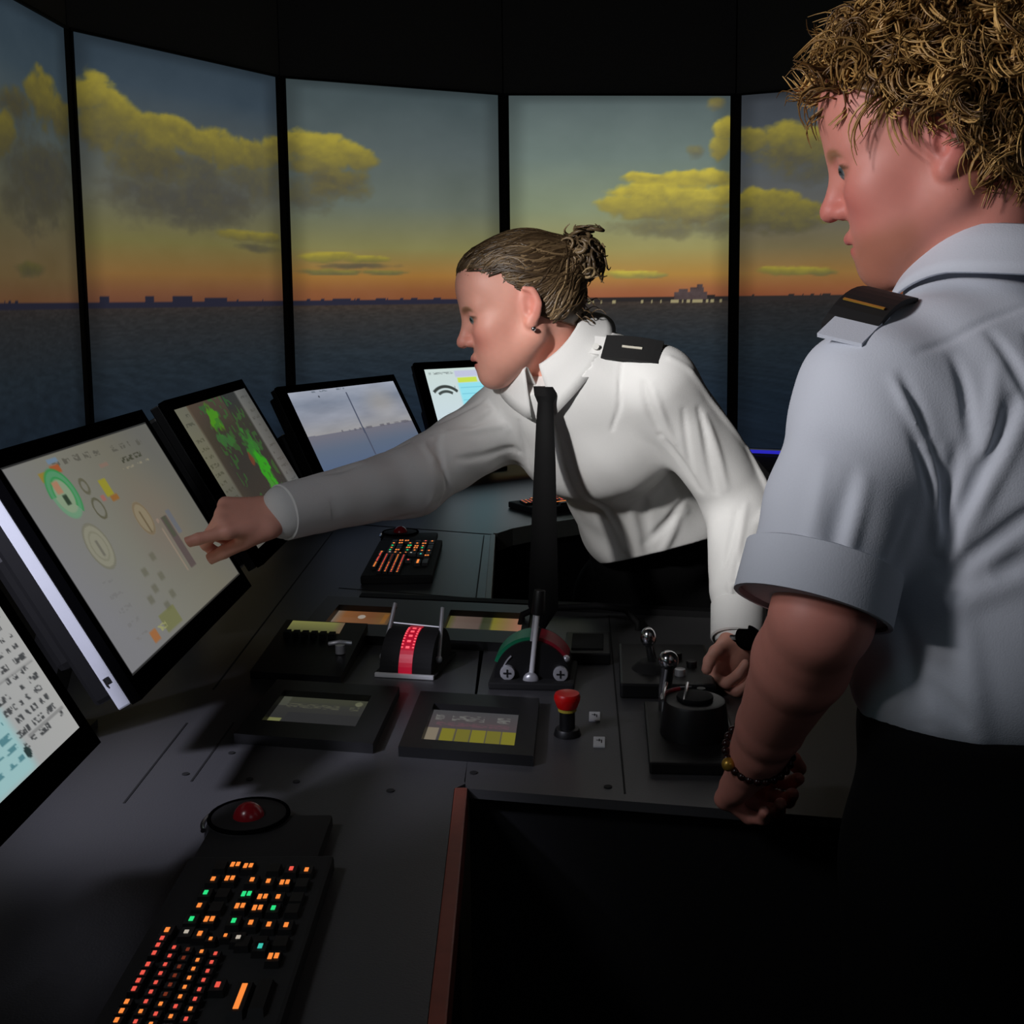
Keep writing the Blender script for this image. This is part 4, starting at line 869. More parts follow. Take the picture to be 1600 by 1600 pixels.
lh, ltips = hand_sdf(LW, ldir, (-.30, .90, .10), (-1, 0, 0), [(1.15, .9, .5), (1.2, .95, .6), (1.25, 1.0, .6), (1.3, 1.0, .6)], .92, spread=.05, thumb_dir=(.7, .55, -.2))
body = Sdf()
body.ell(CH + spine * .03, (.135, .15, .085), RB, .03); body.ell(WS, (.08, .10, .06), RB, .05); body.ell(PV, (.155, .12, .10), RB, .06)
body.cap(NB + spine * -.02, HW((-.030, 0, -.045)), .050, .049, .03); body.cap(NB + SA * -.04 - spine * .06, RS, .03, .042, .03); body.cap(NB + SA * .04 - spine * .06, LS, .03, .042, .03)
for a, b, c, rr in ((RS, RE, RW, .046), (LS, LE, LW, .046)): body.cap(a, b, rr, .038, .03); body.cap(b, c, .038, .025, .01)
body.sub_group(hg, HO, .19, .012); body.sub_group(rh, RW + rdir * .07, .15, .012); body.sub_group(lh, LW + ldir * .07, .15, .012)
for s in (-1, 1): hp = PV + SA * .085 * s; body.cap(hp, hp + Vector((0.02, .03, -.25)), .075, .065, .03)
lo = np.min([V3(p) for p in (RW + rdir * .21, LW, HO - Vector((.2, .2, 0)), PV - Vector((.2, .2, .35)))], 0) - .1; hi = np.max([V3(p) for p in (LE, PV, HO, HO + Vector((0, 0, .06)))], 0) + .18
sdf_mesh('body', body, lo, hi, 5, 'skinw', wo, skin_color(HO, HB, hk, (236, 170, 150), (196, 104, 98), (226, 130, 116), (150, 108, 78)))
eyes(wo, HO, HB, hk, (96, 112, 112))
# shirt
sh = Sdf()
sh.ell(CH + spine * .055 - TN * .005, (.158, .175, .108), RB, .03); sh.ell(CH + TN * .048 - spine * .005, (.115, .075, .066), RB, .05); sh.ell(WS + spine * .05 + TN * .0, (.128, .13, .098), RB, .06); sh.ell(WS - spine * .035 + TN * .004, (.140, .085, .106), RB, .04)
sh.cap(NB + SA * -.035 - spine * .040, RS + spine * .0, .040, .056, .04); sh.cap(NB + SA * .035 - spine * .040, LS + spine * .004, .042, .056, .04); nts = len(sh.ops)
rm = RW + (RE - RW) * .04; lm = LW + (LE - LW) * .06
sh.cap(RS, RE, .064, .056, .03); sh.cap(RE, rm, .056, .040, .02); sh.cap(LS, LE, .060, .060, .03); sh.cap(LE, lm + (LE - lm) * .3, .059, .046, .02); sh.cap(lm + (LE - lm) * .3, lm, .040, .037, .012)
sh.cap(rm + (RE - rm) * .18, rm, .041, .038, .006)
_c0, _c1 = at(962, 880, 2.02), at(1118, 836, 2.05); cutp = V3(_c0); cutn = np.cross(V3((_c1 - _c0).normalized()), V3(Vector((.25, .93, -.10)).normalized())); cutn /= np.linalg.norm(cutn); cutn = cutn if cutn[2] < 0 else -cutn
nbp = V3(NB + spine * .012); spv = V3(spine)
FW = [((1003, 600), (1030, 690), 1.775, 1.80, -.006, .008), ((1018, 600), (1052, 700), 1.77, 1.80, .004, .008), ((1030, 690), (1090, 770), 1.80, 1.84, -.006, .009), ((1045, 565), (1168, 700), 1.80, 1.86, .0065, .009), ((1168, 700), (1205, 800), 1.86, 1.86, .0065, .009), ((1090, 640), (1118, 770), 1.80, 1.83, -.005, .008), ((1105, 650), (1135, 760), 1.80, 1.83, .004, .009), ((1066, 640), (1080, 740), 1.79, 1.82, -.004, .007),
      ((1150, 800), (1135, 890), 1.82, 1.78, -.005, .007), ((1165, 790), (1150, 880), 1.83, 1.78, .004, .008), ((1185, 800), (1170, 830), 1.85, 1.83, .006, .012), ((1125, 905), (1185, 890), 1.72, 1.72, .007, .009), ((1120, 925), (1180, 915), 1.71, 1.71, -.005, .007), ((1120, 890), (1150, 945), 1.72, 1.71, .005, .008), ((1150, 850), (1140, 980), 1.76, 1.69, -.003, .006),
      ((966, 580), (952, 650), 1.85, 1.86, -.005, .005), ((1060, 740), (985, 770), 1.92, 1.95, -.005, .012), ((1075, 790), (1010, 850), 1.95, 1.99, -.006, .012), ((1060, 815), (1030, 870), 1.97, 2.0, .005, .012), ((1000, 760), (1015, 870), 1.95, 2.0, -.006, .014), ((1040, 740), (1075, 800), 1.93, 1.97, .004, .014), ((985, 790), (1000, 870), 1.96, 2.0, .004, .012),
      ((872, 625), (905, 760), 1.85, 1.9, .005, .005), ((905, 760), (968, 876), 1.9, 2.0, .005, .005), ((884, 625), (917, 760), 1.85, 1.9, -.004, .005), ((917, 760), (985, 872), 1.9, 2.0, -.004, .006), ((800, 630), (725, 690), 1.94, 1.9, -.006, .008), ((815, 690), (700, 720), 1.93, 1.86, -.006, .008), ((800, 660), (680, 700), 1.93, 1.86, .004, .010), ((760, 640), (690, 670), 1.94, 1.89, -.005, .008), ((690, 680), (662, 765), 1.86, 1.84, -.006, .008), ((672, 690), (640, 770), 1.85, 1.83, .004, .009), ((640, 700), (600, 780), 1.84, 1.82, -.004, .008), ((560, 735), (505, 760), 1.76, 1.72, -.004, .007), ((570, 790), (640, 775), 1.78, 1.82, -.004, .010), ((820, 720), (700, 760), 1.95, 1.87, -.004, .010), ((835, 640), (838, 720), 1.9, 1.93, -.005, .008)]
shd = make_folds(sh, [(at(*p, y1), at(*q, y2), am * 1.3, wd * .62) for p, q, y1, y2, am, wd in FW])
tors = Sdf(); tors.ops = sh.ops[:nts]; slvs = Sdf(); slvs.ops = sh.ops[nts:]
def shf(P):
    d = sh(P); nearm = np.abs(d) < .05
    if nearm.any(): d[nearm] -= shd(P[nearm]) - .0012 * np.sin(P[nearm] @ np.array([60, 45, 38.])) * np.sin(P[nearm] @ np.array([-31, 58, -47.]))
    d = np.where(slvs(P) < tors(P) - .004, d, np.maximum(d, (P - cutp) @ cutn))
    return np.maximum(d, np.where(np.linalg.norm(P - nbp, axis=1) < .105, (P - nbp) @ spv, -1))
sdf_mesh('shirt', shf, lo, hi, 5, 'shirtw', wo, relax=2, slack=2.9)
# cuffs
for (a, b, r0) in ((RW, RE, .0395), (LW, LE, .0385)):
    d_ = (b - a).normalized(); g = MB(); x = d_.orthogonal().normalized(); y_ = d_.cross(x); rings = []
    for h, r in ((-.002, r0), (.0, r0 + .0028), (.055, r0 + .0045), (.058, r0 + .001)): rings.append([g.bm.verts.new(a + d_ * (h + .002) + x * r * math.cos(t) + y_ * r * math.sin(t)) for t in np.linspace(0, 2 * math.pi, 32, endpoint=False)])
    for A, B_ in zip(rings[:-1], rings[1:]):
        for j in range(32): g.bm.faces.new((A[j], A[(j + 1) % 32], B_[(j + 1) % 32], B_[j]))
    g.build('cuff', 'shirtw', wo, True)
nd = (Vector(HW((-.03, 0, -.06))) - NB).normalized()
collar_mesh('collar', 'shirtw', wo, NB + nd * .012 - TN * .002, nd + spine * .15, TN, .059, .040, .040, open_=.20, pts=.040, wid=.036, lean=.016)
# tie: knot and hanging blade
kn = at(852, 618, 1.815)
g = MB(); rows = []
for (px, py, y, wd) in ((850, 604, 1.822, .040), (851, 618, 1.813, .038), (852, 630, 1.808, .027), (851, 660, 1.800, .030), (851, 720, 1.800, .036), (850, 800, 1.802, .042), (849, 880, 1.806, .048), (848, 950, 1.810, .052), (848, 985, 1.812, .004)):
    c = at(px, py, y); ax = Vector((.92, -.38, 0)); nn = Vector((-.38, -.92, 0)); th = .010 if py < 628 else .0035
    rows.append([g.bm.verts.new(c + ax * wd * .5 * sx + nn * (th * hz)) for sx, hz in ((-1, -.4), (-.6, .8), (0, 1.2), (.6, .8), (1, -.4), (0, -1))])
for A, B_ in zip(rows[:-1], rows[1:]):
    for j in range(6): g.bm.faces.new((A[j], A[(j + 1) % 6], B_[(j + 1) % 6], B_[j]))
g.bm.faces.new(rows[0][::-1]); g.bm.faces.new(rows[-1]); tag(g.build('tie', 'tie', wo, True), 'narrow black tie hanging straight down')
# epaulettes
def epaulette(parent, c, along, nrm, L, W_, barm, barL, arch=.008, off=0.0):
    e = slab('epaulette', 'epau', parent, c, along, nrm, L, W_, .006, arch); n_ = V3(nrm); a = V3(along); a /= np.linalg.norm(a); n_ -= a * (n_ @ a); n_ /= np.linalg.norm(n_)
    slab('rank_bar', barm, e, V3(c) + n_ * .0062 + a * off, np.cross(n_, a) if barL[2] else a, n_, barL[0], barL[1], .0012, 0, 4); return e
eL = epaulette(wo, at(988, 547, 1.815), V3(at(1035, 552, 1.81) - at(945, 542, 1.835)), (-.12, -.72, .65), .092, .046, 'bar', (.032, .004, False), .004)
slab('shoulder_tab', 'shirtw', wo, at(937, 542, 1.832), V3(at(1035, 552, 1.81) - at(945, 542, 1.835)), (-.12, -.72, .65), .034, .036, .004)
g = MB(); g.cyl(at(931, 542, 1.823), at(931, 541, 1.818), .005, n=16); g.build('button', 'button', wo, True)
eR = epaulette(wo, at(786, 602, 1.945), V3(at(800, 585, 1.93) - at(772, 622, 1.96)), (-.5, -.45, .7), .058, .040, 'bar', (.02, .004, False), .004)
# trousers, belt, shoes
tr = Sdf(); dn = Vector((0, 0, -1))
tr.ell(PV, (.172, .14, .125), RB, .03); tr.ell(PV + (WS - PV) * .55, (.128, .10, .094), RB, .05)
feet = []
for s in (-1, 1):
    hp = PV + Vector((SA.x, SA.y, 0)).normalized() * .088 * s - Vector((0, 0, .03)); kn_ = Vector((hp.x + .015, hp.y + .02, .50)); an = Vector((hp.x + .03, hp.y + .05, .09)); feet.append((Vector((an.x, an.y, 0)), (-.75, -.5, 0)))
    tr.cap(hp, kn_, .098, .075, .04); tr.cap(kn_, an, .075, .062, .03)
tcut = V3(PV + (WS - PV) * .98); tn_ = V3((WS - PV).normalized())
sdf_mesh('trousers', lambda P: np.maximum(tr(P), (P - tcut) @ tn_), (PV.x - .35, PV.y - .4, .05), (PV.x + .4, PV.y + .45, PV.z + .3), 4, 'trousers', wo)
shoes(wo, feet)
# wristwatch, ring, earring
d_ = (LW - LE).normalized(); wc = LW + d_ * .012; g = MB(); x = d_.orthogonal().normalized(); y_ = d_.cross(x)
g.tube([wc + (x * math.cos(t) + y_ * math.sin(t)) * .0305 for t in np.linspace(0, 2 * math.pi, 28, endpoint=False)], .006, 8, True)
wt = g.build('wristwatch', 'black', wo, True); nn = Vector((-.1, -.97, .2)); nn = (nn - d_ * nn.dot(d_)).normalized(); cc = wc + nn * .034 + Vector((.012, 0, 0)); g = MB(); g.cyl(cc - nn * .006, cc + nn * .006, .019, n=28, bev=.002); g.build('case', 'gloss', wt, True)
g = MB(); ep = HW((-.004, .086, -.040)); g.ball(ep, .0042, n=12); g.build('earring', 'chrome', wo, True)
# hair: combed back cap, strands, curly bun
hc = Sdf(); hB = lambda p: HW(p); hc.ell(HW((-.018, 0, .040)), np.array((.098, .0800, .0865)) * hk, HB, .01); hc.ell(HW((.046, 0, .056)), np.array((.048, .060, .0525)) * hk, HB, .03); hc.ell(HW((-.050, 0, -.010)), np.array((.062, .068, .058)) * hk, HB, .03)
def hairline(P, o, B, k, fz, fx, sx, ear):
    q = (P - V3(o)) @ B / k; x, y, z = q.T
    front = x - (fx + sx * (z - .06)) + .25 * np.abs(y)          # keep behind the sloping hairline
    low = np.where(x > -.01, ear + 1.15 * np.maximum(x + .005, 0) - z, (-.055 + .6 * np.maximum(x + .075, 0)) - z)
    return np.maximum(front, low * .8) * k
def hl(x): return np.minimum(.084, .022 + 1.9 * np.maximum(x, 0))
def hf(P):
    q = (P - V3(HO)) @ HB / hk; x, y, z = q.T; low = np.where(x > -.012, hl(x) - z, (-.055 + .6 * np.maximum(x + .075, 0)) - z)
    return np.maximum(hct(P), low * .6 * hk)
def hct(P):
    q = (P - V3(HO)) @ HB / hk; return hc(P) + .0055 * np.exp(-np.maximum(q[:, 2] - hl(q[:, 0]), 0) / .014) * (q[:, 0] > -.012)
def hcol(o, B, k, c0, c1):
    def fn(v):
        q = (v - V3(o)) @ B / k; n = np.sin(q[:, 2] * 420 + q[:, 0] * 90 + 3 * np.sin(q[:, 0] * 60)) * .5 + .5; return np.array(c0) * (1 - n[:, None]) + np.array(c1) * n[:, None]
    return fn
hc.ell(HW((-.100, .01, .05)), np.array((.034, .036, .038)) * hk, HB, .02)
hair = sdf_mesh('hair', hf, V3(HO) - .17, V3(HO) + .2, 5, 'hairw', wo, hcol(HO, HB, hk, (70, 54, 36), (84, 66, 44)))
paths, rad, cols = [], [], []; rg = np.random.default_rng(3)
ctr = np.array((-.018, 0, .040)); er = np.array((.0985, .0805, .0870)); bun = np.array((-.113, .012, .056))
base = []
for i in range(1000):
    ph = rg.uniform(-1, 1); yy = ph * .079; low = i % 3 == 0
    if low: zz0 = rg.uniform(-.060, .03); xx0 = -.014 - .25 * (.03 - zz0) - abs(rg.normal(0, .014)); yy = .085 * (1 if ph > 0 else -1)
    else: xx0 = .084 * (1 - abs(ph) ** 1.6) + .002; zz0 = float(hl(xx0)) - .003 + rg.normal(0, .0025)
    p0 = np.array((xx0, yy, zz0)); p1 = bun + np.array((.010, rg.normal(0, .014), rg.normal(0, .016) - .012 * low)); st = rg.uniform(0, .5) if i % 2 else 0; wv = rg.uniform(0, 6)
    t = np.linspace(st, min(1, st + rg.uniform(.4, .9)), 14)[:, None]; q = p0 * (1 - t) + p1 * t + np.array((0, 0, -.020)) * np.sin(t * math.pi) * abs(ph) * (not low) + np.array((0, 0, .003)) * np.sin(t * 14 + wv)
    base.append(np.array([HW(x) for x in q])); rad.append(np.array([.0008, .0016] + [.0022] * 10 + [.0018, .0006]) * rg.uniform(.6, 1.3)); cols.append(np.array((58, 43, 27)) + (np.array((178, 150, 110)) - np.array((58, 43, 27))) * rg.beta(1.0, 2.6))
flat = np.concatenate(base); pr_ = project(hct, flat, np.repeat(rg.uniform(.0002, .0022, len(base)), 14)); paths = list(pr_.reshape(-1, 14, 3))
def curl(p0, dirv, L, r, turns, ph, droop, n=18):
    dirv = np.array(dirv, float); dirv /= np.linalg.norm(dirv); a = np.cross(dirv, [.2, .9, .4]); a /= np.linalg.norm(a); b = np.cross(dirv, a); P = []
    for t in np.linspace(0, 1, n):
        g_ = min(1, t * 3); P.append(p0 + dirv * L * t + (a * math.cos(ph + turns * 6.28 * t) + b * math.sin(ph + turns * 6.28 * t)) * r * g_ + np.array((0, 0, -1)) * droop * t * t)
    return P
bw = HW(bun)
for i in range(300):
    d = rg.normal(size=3); d /= np.linalg.norm(d); 
    if d[2] < -.6: d[2] *= -.5
    p0 = bw + np.array((.010, 0, 0)) + d * rg.uniform(.004, .020) * np.array((1, 1, 1.25)); up = 1.6 if d[2] > .85 else 1
    paths.append(curl(p0, d, rg.uniform(.016, .036) * up, rg.uniform(.009, .015), rg.uniform(.8, 1.6), rg.uniform(0, 6), .010)); rad.append(np.r_[np.full(12, .0034), np.linspace(.0034, .0009, 6)] * rg.uniform(.6, 1.2)); cols.append(np.array((60, 46, 30)) + (np.array((190, 164, 122)) - np.array((60, 46, 30))) * rg.beta(1.1, 2.2))
for i in range(40):   # loose wisps at the nape and under the bun
    p0 = HW((-.085 + rg.uniform(-.02, .02), .05 * rg.uniform(-1, 1), -.03 + rg.uniform(-.02, .02))); paths.append(curl(p0, HB @ np.array((-.7, .2 * rg.normal(), -.1)), rg.uniform(.02, .045), .005, 1, rg.uniform(0, 6), .012)); rad.append(np.linspace(.0013, .0005, 18)); cols.append(np.array((96, 76, 50)))
vv, ff, ci = tubes(paths, rad, 5); mesh_np('strands', vv, ff, 'hairw', hair, np.array(cols)[ci])
print('woman lengths', dist(RS, RE), dist(RE, RW), dist(LS, LE), dist(LE, LW), dist(NB, WS), dist(LS, RS), 'tip', rtips[0])

# ------------------------------------------------------------------ the blond man
mo = thing('person', 'blond curly-haired man in pale short-sleeved uniform shirt, standing at the right', 'person', (0, 0, 0))
mk = 1.05; MO = at(1458, 228, 1.20); MBs = basis((-.90, .34, -.30), (-.29, .06, .955))
mNB = at(1520, 408, 1.185); mLS = at(1366, 630, 1.075); mSA = Vector((.84, .50, .06)).normalized(); mRS = mLS + mSA * .36
mid = (mLS + mRS) / 2; mWS = Vector((.485, 1.105, 1.215)); mPV = Vector((.490, 1.07, 1.02)); mCH = mid + (mWS - mid) * .32
msp = (mNB - mWS).normalized(); mTN = Vector(mSA).cross(msp).normalized(); mTN = mTN if mTN.y > 0 else -mTN    # towards his chest
mRB = np.stack([V3(mSA), V3(msp), V3(mTN)], 1)
mLE, mLW = at(1284, 965, 1.0), at(1182, 1180, 1.190)
mRE = mRS + Vector((.08, -.03, -.29)); mRW = mRE + Vector((-.06, .20, -.14))
mg, MW_ = head_sdf(MO, MBs, mk, True)
mld = (at(1138, 1232, 1.285) - mLW).normalized()
mlh, _ = hand_sdf(mLW, mld, (-.45, -.45, .77), (.9, .2, -.1), [(1.1, 1.2, .7), (1.15, 1.25, .8), (1.2, 1.3, .8), (1.25, 1.3, .8)], 1.03, thumb_dir=(.75, .35, -.5))
mrd = (mRW - mRE).normalized(); mrh, _ = hand_sdf(mRW, mrd, (.2, -.5, .8), (-1, 0, 0), [(.5, .6, .4)] * 4, 1.03)
mb = Sdf()
mb.ell(mCH, (.155, .13, .10), mRB, .03); mb.ell(mWS, (.135, .15, .10), mRB, .06); mb.ell(mPV, (.15, .10, .11), mRB, .05)
mb.cap(mNB - msp * .03, MW_((-.030, 0, -.05)), .062, .060, .03); mb.cap(mNB - mSA * .04 - msp * .085, mLS, .04, .05, .03); mb.cap(mNB + mSA * .04 - msp * .085, mRS, .04, .05, .03); mb.cap(mNB - msp * .09, mNB - msp * .03, .066, .06, .02)
mb.cap(mLS, mLE, .056, .045, .02); mb.cap(mRS, mRE, .060, .049, .03); mb.cap(mRE, mRW, .05, .031, .02)
fa = mLE + (mLW - mLE) * .28; mb.cap(mLE, fa, .044, .045, .008); mb.cap(fa, mLE + (mLW - mLE) * .75, .045, .034, .008); mb.cap(mLE + (mLW - mLE) * .75, mLW, .034, .030, .008)
mb.sub_group(mg, MO, .20, .014); mb.sub_group(mlh, mLW + mld * .07, .15, .014); mb.sub_group(mrh, mRW + mrd * .07, .15, .014)
mlo = np.array((.05, .75, .62)); mhi = np.array((.95, 1.62, 1.92))
sdf_mesh('body', mb, mlo, mhi, 5, 'skinm', mo, skin_color(MO, MBs, mk, (216, 142, 126), (200, 92, 90), (210, 108, 100), (158, 112, 70), (150, 96, 66)))
eyes(mo, MO, MBs, mk, (74, 84, 88))
ms = Sdf()
ms.ell(mCH, (.190, .150, .125), mRB, .03); ms.ell(mWS + msp * .06, (.165, .17, .125), mRB, .06); ms.ell(mWS - msp * .05, (.172, .10, .132), mRB, .05)
ms.cap(mNB - mSA * .045 - msp * .085, mLS, .055, .066, .05); ms.cap(mNB + mSA * .045 - msp * .085, mRS, .055, .066, .05); ms.cap(mNB - msp * .10, mNB - msp * .03, .082, .068, .03); ms.ell(mCH + msp * .03 - mTN * .035, (.15, .12, .10), mRB, .05)
mhem = at(1270, 945, 1.0); ms.cap(mLS, mLS + (mhem - mLS) * .5, .068, .066, .03); ms.cap(mLS + (mhem - mLS) * .5, mhem + (mhem - mLS) * .12, .066, .066, .02)
mrhem = mRS + (mRE - mRS) * .8; ms.cap(mRS, mrhem + (mrhem - mRS) * .1, .07, .07, .03)
FM = [((1400, 590), (1440, 700), 1.0, 1.0, .005, .008), ((1440, 700), (1475, 850), 1.0, 1.02, .006, .008), ((1412, 585), (1452, 700), 1.0, 1.0, -.004, .008), ((1455, 700), (1490, 850), 1.0, 1.02, -.006, .009), ((1470, 870), (1560, 640), 1.0, 1.04, -.007, .009), ((1488, 870), (1575, 650), 1.0, 1.04, .004, .010), ((1475, 840), (1490, 700), 1.0, 1.02, -.006, .009), ((1480, 900), (1600, 760), 1.0, 1.05, -.006, .010), ((1420, 650), (1460, 800), .995, 1.0, -.005, .008), ((1490, 560), (1510, 700), 1.02, 1.02, -.004, .008), ((1545, 530), (1590, 700), 1.04, 1.05, -.005, .008), ((1540, 600), (1520, 760), 1.04, 1.03, .004, .010),
      ((1420, 570), (1600, 505), 1.03, 1.08, -.0025, .005), ((1290, 720), (1262, 880), .99, .96, .004, .012), ((1345, 760), (1305, 920), .985, .95, .004, .010), ((1330, 740), (1290, 900), .985, .95, -.004, .010), ((1410, 800), (1350, 940), .99, .97, -.005, .010), ((1405, 980), (1450, 1120), 1.0, .99, -.005, .014), ((1500, 950), (1530, 1140), .98, .99, .005, .016), ((1545, 900), (1600, 860), .99, 1.0, -.005, .014), ((1583, 560), (1588, 800), 1.06, 1.04, -.006, .006), ((1588, 800), (1585, 1080), 1.04, 1.0, -.006, .006), ((1470, 960), (1580, 900), .98, 1.0, .004, .016), ((1430, 1060), (1520, 1120), .98, .98, -.005, .014)]
msd = make_folds(ms, [(at(*p, y1), at(*q, y2), am * 1.2, wd * .68) for p, q, y1, y2, am, wd in FM])
hn = V3((mLE - mLS).normalized()); hp = V3(mhem); rn = V3((mRE - mRS).normalized()); rp = V3(mrhem)
axis_l = V3(mLS)
def sleeve_cut(P):
    near = np.linalg.norm((P - hp) - np.outer((P - hp) @ hn, hn), axis=1); d1 = np.where(near < .125, (P - hp) @ hn, -1); d1 = np.where((P - hp) @ hn < -.08, -1, d1)
    side = (P - V3(mWS)) @ V3(mSA) < -.12
    return d1
hemz = lambda P: 1.135 + .012 * np.sin(P[:, 0] * 38 + P[:, 1] * 21)
def in_sleeve(P, a, b):      # distance outside a wide tube round the arm
    a, b = V3(a), V3(b); ba = b - a; t = np.clip((P - a) @ ba / (ba @ ba), 0, 1.4); return np.linalg.norm(P - a - t[:, None] * ba, axis=1)
nb2 = V3(mNB - msp * .015); mspv = V3(msp)
torso = Sdf(); torso.ops = ms.ops[:3]
slv = Sdf(); slv.ops = ms.ops[7:9]
def msf(P):
    d = ms(P); nm = np.abs(d) < .05
    if nm.any(): d[nm] -= msd(P[nm]) - .0015 * np.sin(P[nm] @ np.array([50, 45, 28.])) * np.sin(P[nm] @ np.array([-31, 48, -37.]))
    dh = (P - hp) @ hn; own = slv(P) < torso(P) + .004
    d = np.maximum(d, np.where(own & (dh > -.1), dh, -1)); d = np.maximum(d, hemz(P) - P[:, 2])
    return np.maximum(d, np.where(np.linalg.norm(P - nb2, axis=1) < .14, (P - nb2) @ mspv, -1))
sdf_mesh('shirt', msf, mlo, mhi, 5, 'shirtm', mo, relax=2, slack=2.9)
g = MB(); x = Vector(hn).orthogonal().normalized(); y_ = Vector(hn).cross(x); rings = []
for h, r in ((.004, .066), (.004, .0705), (-.042, .0705), (-.044, .066)): rings.append([g.bm.verts.new(Vector(hp) + Vector(hn) * h + x * r * math.cos(t) + y_ * r * math.sin(t)) for t in np.linspace(0, 2 * math.pi, 40, endpoint=False)])
for A, B_ in zip(rings[:-1], rings[1:]):
    for j in range(40): g.bm.faces.new((A[j], A[(j + 1) % 40], B_[(j + 1) % 40], B_[j]))
g.build('sleeve_band', 'shirtm', mo, True)
mnd = (Vector(MW_((-.03, 0, -.06))) - mNB).normalized()
collar_mesh('collar', 'shirtm', mo, mNB + Vector((.022, 0, -.018)), mnd + msp * .30, Vector((-.72, .66, -.2)), .067, .046, .050, open_=.62, pts=.045, wid=.030, lean=.0)
c = at(1360, 476, 1.085)
eM = epaulette(mo, c, V3(at(1322, 512, 1.06) - at(1402, 448, 1.115)), (-.30, -.58, .76), .084, .052, 'gold', (.042, .003, True), .012, .012)
slab('shoulder_tab', 'shirtm', mo, at(1334, 512, 1.062), V3(at(1318, 535, 1.05) - at(1402, 452, 1.115)), (-.30, -.58, .76), .055, .044, .004)
mt = Sdf(); mt.ell(mPV, (.172, .13, .135), mRB, .03); mt.ell(mPV + (mWS - mPV) * .55, (.160, .09, .125), mRB, .05); feet = []
for s in (-1, 1):
    hp_ = mPV + Vector((mSA.x, mSA.y, 0)).normalized() * .092 * s - Vector((0, 0, .04)); kn_ = hp_ + Vector((.0, .0, -.47)); an = Vector((kn_.x, kn_.y - .02, .09)); feet.append((Vector((an.x, an.y, 0)), (-.5, .86, 0)))
    mt.cap(hp_, kn_, .105, .08, .04); mt.cap(kn_, an, .08, .068, .03)
sdf_mesh('trousers', lambda P: np.maximum(mt(P), P[:, 2] - 1.145), (.15, .75, .04), (.9, 1.45, 1.2), 4, 'trousers', mo)
shoes(mo, feet)
# bracelet of dark beads with one gold bead
d_ = (mLW - mLE).normalized(); wc = mLW - d_ * .012; x = d_.orthogonal().normalized(); y_ = d_.cross(x)
br = thing('bracelet', None, None); br.parent = mo
g = MB(); g.tube([wc + (x * math.cos(t) + y_ * math.sin(t)) * .0345 + d_ * .006 * math.sin(t + 1) for t in np.linspace(0, 2 * math.pi, 36, endpoint=False)], .0028, 6, True); g.build('cord', 'black', br, True)
M['bead'] = mat('dark_bead', (40, 14, 12), .25, vary=0)
bead = None
for i in range(26):
    t = i * 2 * math.pi / 26
    if bead is None: g = MB(); g.ball((0, 0, 0), .0046, n=12); bead = g.build('bead', 'bead', br, True)
    else: bead = bead.copy(); COL.objects.link(bead)
    bead.location = wc + (x * math.cos(t) + y_ * math.sin(t)) * .0345 + d_ * .006 * math.sin(t + 1)
gb = min((wc + (x * math.cos(t) + y_ * math.sin(t)) * .036 + d_ * .006 * math.sin(t + 1) for t in np.linspace(0, 6.28, 60)), key=lambda q: q.x + q.y * .5)
g = MB(); g.ball(gb, .0075, n=16); g.build('gold_bead', 'gold', br, True)
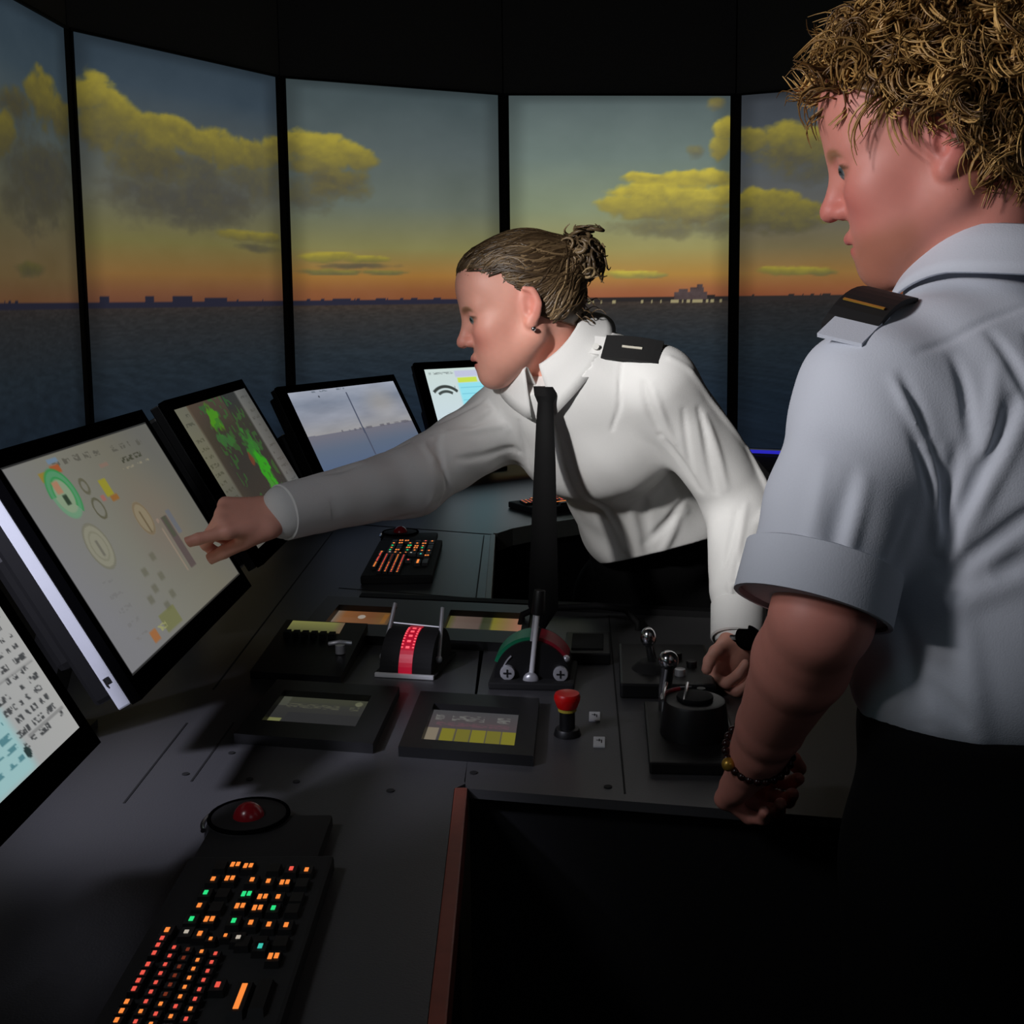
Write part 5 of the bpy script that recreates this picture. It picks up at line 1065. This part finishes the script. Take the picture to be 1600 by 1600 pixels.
# curly hair
hc = Sdf(); hc.ell(MW_((-.018, 0, .046)), np.array((.106, .088, .094)) * mk, MBs, .01); hc.ell(MW_((-.055, 0, -.012)), np.array((.064, .076, .058)) * mk, MBs, .03)
def hf2(P):
    q = (P - V3(MO)) @ MBs / mk; x, y, z = q.T
    n = .006 * np.sin(x * 90) * np.sin(y * 100 + 1) * np.sin(z * 95 + 2)
    front = x - (.092 - .30 * (z - .06)) + .18 * np.abs(y); low = np.where(x > -.012, .018 + .9 * np.maximum(x + .005, 0) - z, (-.050 + .5 * np.maximum(x + .07, 0)) - z)
    return np.maximum(hc(P) + n, np.maximum(front, low * .8) * mk)
hairm = sdf_mesh('hair', hf2, V3(MO) - .2, V3(MO) + .22, 5, 'hairm', mo, hcol(MO, MBs, mk, (70, 48, 22), (118, 84, 42)))
paths, rad, cols = [], [], []; rg = np.random.default_rng(11); ctr = np.array((-.018, 0, .046)); er = np.array((.104, .086, .088))
k_ = 0
while k_ < 1450:
    d = rg.normal(size=3); d /= np.linalg.norm(d); p = ctr + d * er
    if p[0] > .092 - .30 * (p[2] - .06) - .18 * abs(p[1]) + .004: continue
    if p[0] > -.020 and p[2] < .034 + .9 * max(p[0] + .005, 0): continue
    if p[2] < -.055 + .5 * max(p[0] + .07, 0): continue
    k_ += 1
    fr = sm(.02, .09, np.array([p[0]]))[0]; dirv = d * rg.uniform(.45, 1.0) + rg.normal(0, .55, 3) + np.array((.30 * fr - .1, 0, -.35 - .8 * fr))
    if p[2] > .10: dirv += np.array((.25, 0, .45))
    L = rg.uniform(.022, .055) * mk * (1 + .25 * fr); r_, tu, ph, dr = rg.uniform(.008, .017), rg.uniform(.5, 1.35), rg.uniform(0, 6), .012; w_ = rg.beta(1.5, 1.7)
    for j in range(5):
        P = np.array(curl(MW_(p + rg.normal(0, .002, 3)), MBs @ dirv, L * rg.uniform(.85, 1.1), r_ * rg.uniform(.8, 1.15), tu, ph + rg.normal(0, .12), dr, 14)); P += np.outer(np.linspace(0, 1, 14), rg.normal(0, .0035, 3))
        paths.append(P); rad.append(np.r_[np.full(9, .00135), np.linspace(.00135, .0004, 5)] * rg.uniform(.7, 1.2)); cols.append((np.array((84, 56, 24)) + (np.array((236, 192, 118)) - np.array((84, 56, 24))) * np.clip(w_ + rg.normal(0, .1), 0, 1)) * (1 + .1 * fr))
vv, ff, ci = tubes(paths, rad, 3); mesh_np('curls', vv, ff, 'hairm', hairm, np.array(cols)[ci])
